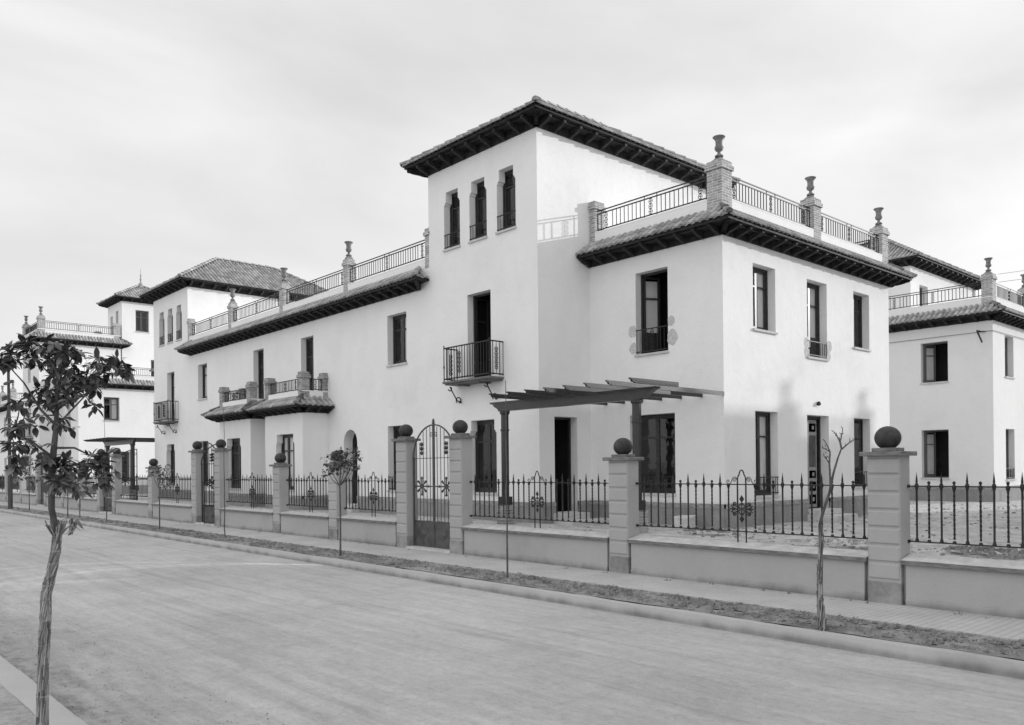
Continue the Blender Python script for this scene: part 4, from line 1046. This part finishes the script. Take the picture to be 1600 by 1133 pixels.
# foreground street tree wrapped in straw
TB = (-6.35, 1.35)
ft = thing('street_tree', (TB[0], TB[1], .147), 'leafy tree with crooked trunk wrapped in tied straw, nearest of all on the left', 'tree')
tr = MB()
tr.tube([(-6.277, 1.431, 1.564), (-6.283, 1.425, 1.634), (-6.310, 1.410, 1.752), (-6.319, 1.415, 1.971), (-6.309, 1.426, 2.146), (-6.286, 1.437, 2.299), (-6.269, 1.441, 2.474), (-6.265, 1.445, 2.649), (-6.267, 1.473, 2.803), (-6.259, 1.497, 2.912)],
        [.021, .021, .021, .023, .021, .017, .014, .011, .008, .004], 9)
tr.build('trunk', 'bark', ft, smooth=True)
br = MB()
for path, r0 in (([(-6.267, 1.443, 2.308), (-6.300, 1.345, 2.431), (-6.328, 1.255, 2.606), (-6.350, 1.170, 2.715)], .012), ([(-6.266, 1.444, 2.431), (-6.246, 1.556, 2.540), (-6.226, 1.669, 2.649), (-6.179, 1.781, 2.759)], .011),
                 ([(-6.263, 1.448, 2.496), (-6.392, 1.453, 2.649), (-6.470, 1.455, 2.803)], .010), ([(-6.306, 1.429, 2.168), (-6.247, 1.541, 2.168), (-6.138, 1.677, 2.081), (-6.072, 1.735, 2.015)], .010),
                 ([(-6.312, 1.422, 2.102), (-6.275, 1.284, 2.212), (-6.276, 1.192, 2.256)], .010), ([(-6.278, 1.430, 2.343), (-6.134, 1.441, 2.308), (-6.054, 1.441, 2.326)], .007), ([(-6.255, 1.456, 2.343), (-6.134, 1.561, 2.496), (-6.037, 1.640, 2.606)], .007),
                 ([(-6.316, 1.418, 2.015), (-6.299, 1.527, 2.081), (-6.256, 1.635, 2.015)], .009), ([(-6.259, 1.452, 2.649), (-6.131, 1.445, 2.781), (-6.042, 1.484, 2.868)], .009), ([(-6.315, 1.419, 2.116), (-6.179, 1.466, 2.002), (-6.063, 1.550, 1.984)], .007)):
    br.tube(path, [r0, r0 * .75, r0 * .5] + [r0 * .3] * (len(path) - 3), 6)
br.build('branch', 'bark', ft, smooth=True)
rnd = random.Random(42); cr = MB(); tw = MB()
foliage(cr, [((-6.388, 1.158, 2.728), (.11, .07), 63), ((-6.466, 1.146, 2.781), (.09, .08), 49), ((-6.432, 1.333, 2.833), (.11, .07), 63), ((-6.463, 1.448, 2.715), (.12, .08), 71), ((-6.278, 1.430, 2.833), (.12, .07), 75), ((-6.122, 1.485, 2.846), (.10, .06), 63),
             ((-6.163, 1.709, 2.772), (.11, .08), 71), ((-6.120, 1.787, 2.702), (.07, .08), 44), ((-6.185, 1.609, 2.671), (.11, .09), 75), ((-6.191, 1.438, 2.649), (.11, .09), 71), ((-6.353, 1.347, 2.562), (.10, .08), 53), ((-6.346, 1.445, 2.431), (.09, .09), 49),
             ((-6.237, 1.536, 2.509), (.09, .07), 49), ((-6.120, 1.607, 2.496), (.06, .06), 26), ((-6.369, 1.254, 2.474), (.05, .06), 20), ((-6.412, 1.221, 2.365), (.05, .09), 26), ((-6.338, 1.243, 2.343), (.07, .04), 24),
             ((-6.280, 1.218, 2.190), (.07, .035), 33), ((-6.334, 1.218, 2.116), (.07, .06), 33), ((-6.289, 1.343, 2.116), (.05, .05), 24), ((-6.096, 1.454, 2.291), (.05, .05), 20),
             ((-6.275, 1.493, 1.993), (.09, .07), 58), ((-6.211, 1.595, 2.046), (.09, .07), 63), ((-6.153, 1.690, 2.072), (.08, .06), 49), ((-6.124, 1.663, 1.971), (.07, .06), 42), ((-6.152, 1.511, 1.927), (.10, .05), 53), ((-6.298, 1.408, 1.971), (.05, .07), 26), ((-6.058, 1.751, 2.002), (.035, .03), 6)],
        rnd, .076, .0180, .4, tw)
cr.build('crown', 'leaf', ft, smooth=True); tw.build('twigs', 'bark', ft)
# straw wrap: bundled stalks twisted round the trunk, flared at the tie
sw = MB(); path = [(-6.352, 1.348, -0.020), (-6.350, 1.350, 0.273), (-6.345, 1.356, 0.636), (-6.334, 1.368, 0.921), (-6.327, 1.376, 1.162), (-6.302, 1.403, 1.315), (-6.281, 1.427, 1.459), (-6.275, 1.434, 1.564)]
rs = [.034, .034, .032, .031, .030, .029, .027, .025]
sw.tube([V(p) for p in path], [r * .93 for r in rs], 12)
def along(t):
    k = t * (len(path) - 1); i = min(int(k), len(path) - 2); f = k - i
    return V(path[i]).lerp(V(path[i + 1]), f), rs[i] + (rs[i + 1] - rs[i]) * f
for i in range(230):
    t0 = rnd.uniform(-.02, .9); L = rnd.uniform(.10, .28); a0 = rnd.uniform(0, 2 * pi); tw_ = rnd.uniform(.7, 2.6) * (1 if rnd.random() < .85 else -.5); pts = []
    for j in range(5):
        t = min(1, max(0, t0 + L * j / 4)); c, r = along(t); a = a0 + tw_ * L * j
        lift = 1.02 + .14 * (j in (0, 4)) * rnd.random()
        pts.append(c + V((cos(a), sin(a), 0)) * r * lift)
    sw.tube(pts, rnd.uniform(.0025, .0055), 4)
for i in range(46):
    c, r = along(1.0); a = rnd.uniform(0, 2 * pi); o = V((cos(a), sin(a), 0)); k = rnd.uniform(.005, .06); h = rnd.uniform(.05, .115)
    sw.tube([c - V((0, 0, .05)) + o * r * .9, c + o * r * .95, c + o * (r + k) + V((0, 0, h))], rnd.uniform(.0025, .006), 4)
sw.build('straw_wrap', 'straw', ft)
ti = MB()
for t in (.13, .22, .30, .38, .47, .55, .63, .70, .78, .86, .95):
    c, r = along(t); tl = rnd.uniform(-.35, .35)
    ti.tube([c + V((cos(a) * r * 1.1, sin(a) * r * 1.1, tl * r * cos(a + 1))) for a in [2 * pi * j / 14 for j in range(15)]], .0035, 4)
ti.build('tie_twine', 'straw', ft)
dl = MB()
dl.tube([(-6.255, 1.411, 1.564), (-6.197, 1.431, 1.665), (-6.129, 1.477, 1.704), (-6.106, 1.502, 1.678)], [.004, .003, .002, .001], 4)
for c in ((-6.118, 1.490, 1.695), (-6.106, 1.502, 1.665), (-6.127, 1.479, 1.652), (-6.112, 1.496, 1.625), (-6.094, 1.516, 1.687)):
    c = V(c)
    for k in range(3):
        p, f = leaf_pts(c, V((rnd.uniform(-.6, .6), rnd.uniform(-.6, .6), -1)), rv(rnd), rnd.uniform(.05, .08), .012, .5, .6); dl.add(p, f)
dl.build('withered_sprig', 'deadleaf', ft)

# far pavement saplings
def small_tree(x, y, h, label, crown, seed, lean=(0, 0), L=.075, W=.020, rt=.022, stake=False):
    rnd = random.Random(seed); root = thing('street_tree', (x, y, .15), label, 'tree', 'small leafy trees in the planting strip')
    m = MB(); top = V((x + lean[0], y + lean[1], h)); fork = V((x + lean[0] * .6, y + lean[1] * .6, h - .58))
    m.tube([(x, y, .08), (x + lean[0] * .1 + .015, y, .5 * h), fork, (fork + top) / 2 + V((.03, 0, 0)), top], [rt, rt * .85, rt * .75, rt * .5, rt * .2], 7)
    cs = []
    for (dx, dy, dz, r, rz, n) in crown:
        c = V((x + dx, y + dy, h + dz)); m.tube([fork + V((0, 0, -.02)), (fork + c) / 2 + V((dx * .1, 0, -.05)), c], [rt * .55, rt * .4, rt * .15], 5); cs.append((c, (r, rz), n))
    m.build('trunk', 'bark', root, smooth=True); f = MB(); foliage(f, cs, rnd, L, W, .2); f.build('crown', 'leaf2', root, smooth=True); return root
small_tree(-15.55, 8.98, 2.25, 'small round crowned tree on a thin trunk, left of the nearest gate', [(-.5, 0, -.28, .2, .14, 90), (.0, .05, -.02, .28, .2, 170), (.35, -.05, .02, .24, .18, 130), (.62, 0, .08, .14, .10, 50), (.1, .2, -.25, .2, .12, 60), (.4, .1, -.22, .15, .1, 40), (-.25, -.1, -.1, .2, .15, 80)], 3)
small_tree(-27.0, 9.1, 2.05, 'small leafy tree between the second gate and the pillar left of it', [(-.55, 0, -.12, .25, .12, 90), (.0, .05, .0, .3, .16, 120), (.4, 0, -.22, .22, .16, 110), (.65, .1, -.4, .2, .15, 70), (-.25, 0, .05, .25, .1, 60)], 5, L=.08)
small_tree(-45.0, 9.1, 2.5, 'sparse small tree just right of the wooden pole', [(-.4, 0, -.2, .35, .25, 90), (.3, 0, .0, .4, .3, 120), (.1, 0, -.6, .4, .25, 90)], 7, L=.11, W=.03)
small_tree(-36.2, 9.1, 1.5, 'small tree half hidden behind the lowest leaves of the straw wrapped tree', [(-.2, 0, 0, .2, .2, 30), (.2, 0, .1, .2, .2, 30)], 9)
def whip(x, y, h, label, dx=0, r=.016, seed=1, cat='sapling'):
    rnd = random.Random(seed); m = MB(); k = 9
    pts = [(x + dx * (i / k) ** 1.4 + rnd.uniform(-.012, .012), y + rnd.uniform(-.01, .01), .1 + (h - .1) * i / k) for i in range(k + 1)]
    m.tube(pts, [r * (1 - .7 * i / k) for i in range(k + 1)], 6)
    for i in range(10):
        t = rnd.uniform(.1, .6); j = int(t * k); p = V(pts[j]); m.tube([p, p + V((rnd.uniform(-.03, .03), rnd.uniform(-.03, .03), .03))], [.006, .002], 4)
    tag(m.build('bare_sapling', 'bark', None, smooth=True, loc=(x, y, .15)), label, cat, 'bare whips in the planting strip')
whip(-10.25, 9.05, 3.45, 'tall thin bare whip rising past the balcony beside the near pergola column', -.0, .018, 1)
whip(-21.9, 9.1, 3.75, 'tall thin bare whip between the second gate and the left bay window', .0, .017, 2)
whip(-32.6, 9.1, 3.9, 'tall thin bare whip just right of the third gate', -.2, .02, 3)
whip(-38.0, 9.1, 2.3, 'short bare whip left of the third gate', 0, .025, 4)
# nearest bare tree with forked top and wrapped foot
nb = thing('bare_tree', (-4.52, 8.72, .15), 'crooked bare forked young tree with a rough wrapped foot, in front of the nearest railing', 'tree')
m = MB(); 
m.tube([(-4.576, 8.720, 0.147), (-4.588, 8.720, 0.468), (-4.569, 8.720, 0.900), (-4.579, 8.720, 1.330), (-4.540, 8.720, 1.474), (-4.463, 8.720, 1.690), (-4.416, 8.720, 1.903), (-4.363, 8.720, 2.072), (-4.318, 8.720, 2.184)], [.038, .030, .021, .018, .018, .016, .013, .010, .008], 8)
for path, r in (([(-4.318, 8.720, 2.170), (-4.339, 8.720, 2.255), (-4.375, 8.720, 2.326), (-4.412, 8.720, 2.370)], .012), ([(-4.318, 8.720, 2.170), (-4.332, 8.720, 2.255), (-4.317, 8.720, 2.324), (-4.302, 8.720, 2.394)], .011), ([(-4.318, 8.720, 2.170), (-4.275, 8.720, 2.204), (-4.224, 8.720, 2.244), (-4.181, 8.720, 2.264)], .011),
                ([(-4.448, 8.720, 1.726), (-4.454, 8.720, 1.868), (-4.460, 8.720, 2.010), (-4.451, 8.720, 2.145), (-4.480, 8.720, 2.209), (-4.517, 8.720, 2.274)], .015), ([(-4.451, 8.720, 2.145), (-4.503, 8.720, 2.174), (-4.540, 8.720, 2.189)], .007), ([(-4.467, 8.720, 2.031), (-4.504, 8.720, 2.074), (-4.526, 8.720, 2.103)], .007)):
    n = len(path); m.tube(path, [r * .85 * (1 - .65 * i / (n - 1)) for i in range(n)], 6)
    for p in path[1:]:
        q = V(p); m.tube([q, q + V((random.uniform(-.025, .025), random.uniform(-.02, .02), random.uniform(.01, .05)))], [.006, .002], 4)
        for t in (.3, .65): w = q.lerp(V(path[0]), t * .4); m.tube([w, w + V((random.uniform(-.015, .015), 0, .012))], [.007, .003], 4)
m.build('trunk', 'bark', nb, smooth=True)
NBT = [(-4.576, 8.720, 0.147), (-4.588, 8.720, 0.468), (-4.569, 8.720, 0.900), (-4.579, 8.720, 1.330), (-4.540, 8.720, 1.474)]
def NBP(z):
    for a, b in zip(NBT, NBT[1:]):
        if z <= b[2]: return a[0] + (b[0] - a[0]) * max(0, (z - a[2]) / (b[2] - a[2]))
    return NBT[-1][0]
sw = MB(); rnd = random.Random(8)
for i in range(170):
    z0 = rnd.uniform(.05, 1.15) * rnd.uniform(.5, 1); L = rnd.uniform(.1, .28); a0 = rnd.uniform(0, 6.28)
    xx = NBP(z0); rr = .025 + .030 * max(0, (.6 - z0))
    pts = [V((xx + (.006 * sin(6 * (z0 + L * j / 3))) + rr * cos(a0 + L * 3 * j / 3), 8.72 + rr * sin(a0 + L * 3 * j / 3), z0 + L * j / 3)) for j in range(4)]
    pts[-1] += V((rnd.uniform(-.012, .012), rnd.uniform(-.012, .012), 0)); sw.tube(pts, rnd.uniform(.003, .008), 4)
sw.build('bark_wrap', 'straw', nb)

# wooden pole
pl = thing('utility_pole', (-48.3, 8.92, .15), 'dark wooden pole with a short cross arm at the far left of the street', 'pole')
m = MB(); m.tube([(-48.3, 8.92, 0), (-48.3, 8.92, 1.6), (-48.34, 8.92, 2.3), (-48.5, 8.92, 8.4)], [.115, .11, .085, .06], 10); m.build('shaft', 'pole', pl, smooth=True)
m = MB(); m.box(-49.4, -47.5, 8.86, 8.98, 6.55, 6.67); m.tube([(-48.45, 8.9, 5.4), (-49.0, 8.9, 4.7), (-49.1, 8.9, 4.65)], .035, 5); m.tube([(-48.42, 8.9, 5.4), (-47.9, 8.9, 4.7), (-47.8, 8.9, 4.65)], .035, 5); m.build('cross_arm', 'pole', pl)

# rubble, clods, weeds
def clods(name, n, area, zf, smin, smax, mat, seed, gauss=None):
    rnd = random.Random(seed); m = MB()
    for i in range(n):
        if gauss: x = rnd.gauss(gauss[0], gauss[2]); y = rnd.gauss(gauss[1], gauss[3])
        else: x = rnd.uniform(area[0], area[1]); y = rnd.uniform(area[2], area[3])
        s = smin + (smax - smin) * rnd.random() ** 3; z = zf(x, y)
        a = rnd.uniform(0, 6.28); pts = []
        for q in range(5): pts.append((x + s * cos(a + q * 1.257) * rnd.uniform(.7, 1.1), y + s * sin(a + q * 1.257) * rnd.uniform(.7, 1.1), z - s * .2))
        for q in range(5): pts.append((x + .6 * s * cos(a + .4 + q * 1.257) * rnd.uniform(.6, 1.1), y + .6 * s * sin(a + .4 + q * 1.257), z + s * rnd.uniform(.3, .6)))
        m.add(pts, [(q, (q + 1) % 5, 5 + (q + 1) % 5, 5 + q) for q in range(5)] + [(5, 6, 7, 8, 9)])
    return m.build(name, mat)
yzf = lambda x, y: .55 + yz(x, y)
tag(clods('yard_rubble', 1500, (-16, 2, 11.4, 33), yzf, .012, .07, 'stonepebble', 1), kind='stuff')
tag(clods('yard_rubble', 1500, (-11, 2, 11.6, 32), yzf, .01, .06, 'soil', 12), kind='stuff')
tag(clods('yard_rubble', 900, (-60, -11, 11.4, 14), yzf, .012, .07, 'stonepebble', 2), kind='stuff')
def heap(cx, cy, rx, ry, h, n, label, seed, mat='stonepebble'):
    f = lambda x, y: yzf(x, y) + h * max(0, 1 - ((x - cx) / rx / 1.6) ** 2 - ((y - cy) / ry / 1.6) ** 2)
    o = clods('rubble_heap', n, None, f, .02, .09, mat, seed, (cx, cy, rx * .6, ry * .6))
    tag(o, label, 'rubble', kind='stuff')
heap(-6.4, 13.0, .8, .45, .12, 260, 'broken stone and earth heap beside the nearest thin picket row, left of the nearest pillar', 3)
heap(-4.4, 13.4, .7, .5, .10, 200, 'low heap of dark clods right of the nearest pillar', 4, 'soil')
heap(-9.9, 14.2, .5, .35, .12, 120, 'small heap of clods against the plinth near the pergola pedestal', 5, 'soil')
bx = thing('planter_stone', (-11.2, 15.9, .5), 'pale broken block standing against the grey plinth beside the near pergola pedestal', 'stone')
m = MB(); m.hexa([V(p) for p in ((-11.95, 15.75, .5), (-11.5, 15.75, .5), (-11.5, 16.1, .5), (-11.95, 16.1, .5), (-11.98, 15.78, .82), (-11.48, 15.76, .80), (-11.5, 16.08, .86), (-11.95, 16.1, .84))]); m.build('block', 'step', bx, bevel=.03)
tag(clods('soil_clods', 5200, (-30, 2, 8.78, 9.55), lambda x, y: .16, .008, .065, 'soil', 6), kind='stuff')
tag(clods('soil_clods', 1500, (-75, -30, 8.78, 9.55), lambda x, y: .16, .015, .06, 'soil', 7), kind='stuff')
rnd = random.Random(21); w = MB()
for i in range(520):
    x = rnd.uniform(-45, 0); y = rnd.uniform(8.8, 9.6) if rnd.random() < .85 else rnd.uniform(10.6, 10.8); s = rnd.uniform(.02, .05)
    for k in range(6):
        p, f = leaf_pts(V((x + rnd.uniform(-.03, .03), y + rnd.uniform(-.03, .03), .16)), V((rnd.uniform(-1, 1), rnd.uniform(-1, 1), rnd.uniform(.3, 1.2))), rv(rnd), s, s * .12, .2, .1); w.add(p, f)
tag(w.build('dry_weeds', 'weed'), kind='stuff')
tag(clods('road_grit', 1500, (-30, 4, 1.75, 8.5), lambda x, y: .004, .002, .008, 'road', 9), kind='stuff')
tag(clods('road_grit', 1400, (-14, -3, 1.72, 3.0), lambda x, y: .004, .002, .009, 'soil', 10), kind='stuff')

# ------------------------------------------------------------ light, sky, camera
L = V((-1, -2.1, -.62)).normalized()
sd = bpy.data.lights.new('sun', 'SUN'); sd.energy = 2.8; sd.angle = radians(.8); sd.color = (1, .998, .995)
so = bpy.data.objects.new('sun', sd); COL.objects.link(so); so.rotation_euler = L.to_track_quat('-Z', 'Y').to_euler(); so.location = (10, 40, 30)
wd = bpy.data.worlds.new('World'); scene.world = wd; wd.use_nodes = True; nt = wd.node_tree; bg = nt.nodes['Background']
sky = nt.nodes.new('ShaderNodeTexSky'); sky.sky_type = 'NISHITA'; sky.sun_disc = False
el = math.asin(-L.z); sky.sun_elevation = el; sky.sun_rotation = math.atan2(-L.x, -L.y); sky.air_density = 1.2; sky.dust_density = 3.0; sky.altitude = 0
bw = nt.nodes.new('ShaderNodeRGBToBW'); nt.links.new(sky.outputs[0], bw.inputs[0])
tc = nt.nodes.new('ShaderNodeTexCoord')
mp = nt.nodes.new('ShaderNodeMapping'); mp.inputs['Scale'].default_value = (1, 1, 3.2); nt.links.new(tc.outputs['Generated'], mp.inputs[0])
nz = nt.nodes.new('ShaderNodeTexNoise'); nz.inputs['Scale'].default_value = 1.7; nz.inputs['Detail'].default_value = 6; nz.inputs['Roughness'].default_value = .5; nz.inputs['Distortion'].default_value = .5; nt.links.new(mp.outputs[0], nz.inputs['Vector'])
cl = nt.nodes.new('ShaderNodeMapRange'); cl.inputs[1].default_value = .3; cl.inputs[2].default_value = .72; cl.inputs[3].default_value = 6.1; cl.inputs[4].default_value = 8.8; nt.links.new(nz.outputs['Fac'], cl.inputs[0])
# thin high overcast: brightness added overhead and opposite the houses to fill shaded fronts
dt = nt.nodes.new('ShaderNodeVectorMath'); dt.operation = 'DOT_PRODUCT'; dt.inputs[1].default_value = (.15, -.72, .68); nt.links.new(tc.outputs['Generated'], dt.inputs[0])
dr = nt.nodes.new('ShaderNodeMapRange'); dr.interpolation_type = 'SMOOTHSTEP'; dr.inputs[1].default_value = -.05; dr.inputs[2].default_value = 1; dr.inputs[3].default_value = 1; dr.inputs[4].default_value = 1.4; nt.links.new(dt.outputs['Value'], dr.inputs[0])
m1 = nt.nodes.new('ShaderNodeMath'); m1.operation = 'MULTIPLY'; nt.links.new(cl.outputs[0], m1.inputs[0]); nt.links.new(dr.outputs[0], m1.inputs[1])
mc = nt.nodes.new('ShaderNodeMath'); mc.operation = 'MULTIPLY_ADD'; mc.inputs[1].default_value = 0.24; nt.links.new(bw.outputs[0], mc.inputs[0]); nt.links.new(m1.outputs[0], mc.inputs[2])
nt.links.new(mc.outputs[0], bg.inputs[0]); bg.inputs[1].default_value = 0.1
vs = scene.view_settings; vs.view_transform = 'Standard'; vs.look = 'None'; vs.exposure = 0.09; vs.gamma = 1

cd = bpy.data.cameras.new('camera'); cam = bpy.data.objects.new('camera', cd); COL.objects.link(cam); scene.camera = cam
cd.sensor_width = 36; cd.lens = 36 * 1286.636 / 1600; cd.shift_y = (731.217 - 566.5) / 1600; cd.clip_end = 2000; cd.clip_start = .05
yaw, roll = -.8407297, .0097377
rt = V((cos(yaw), -sin(yaw), 0)); fw = V((sin(yaw), cos(yaw), 0)); up = V((0, 0, 1)); c_, s_ = cos(roll), sin(roll)
xr = rt * c_ - up * s_; yu = rt * s_ + up * c_
cam.matrix_world = Matrix(((xr.x, yu.x, -fw.x, 0), (xr.y, yu.y, -fw.y, 0), (xr.z, yu.z, -fw.z, 2.0), (0, 0, 0, 1)))
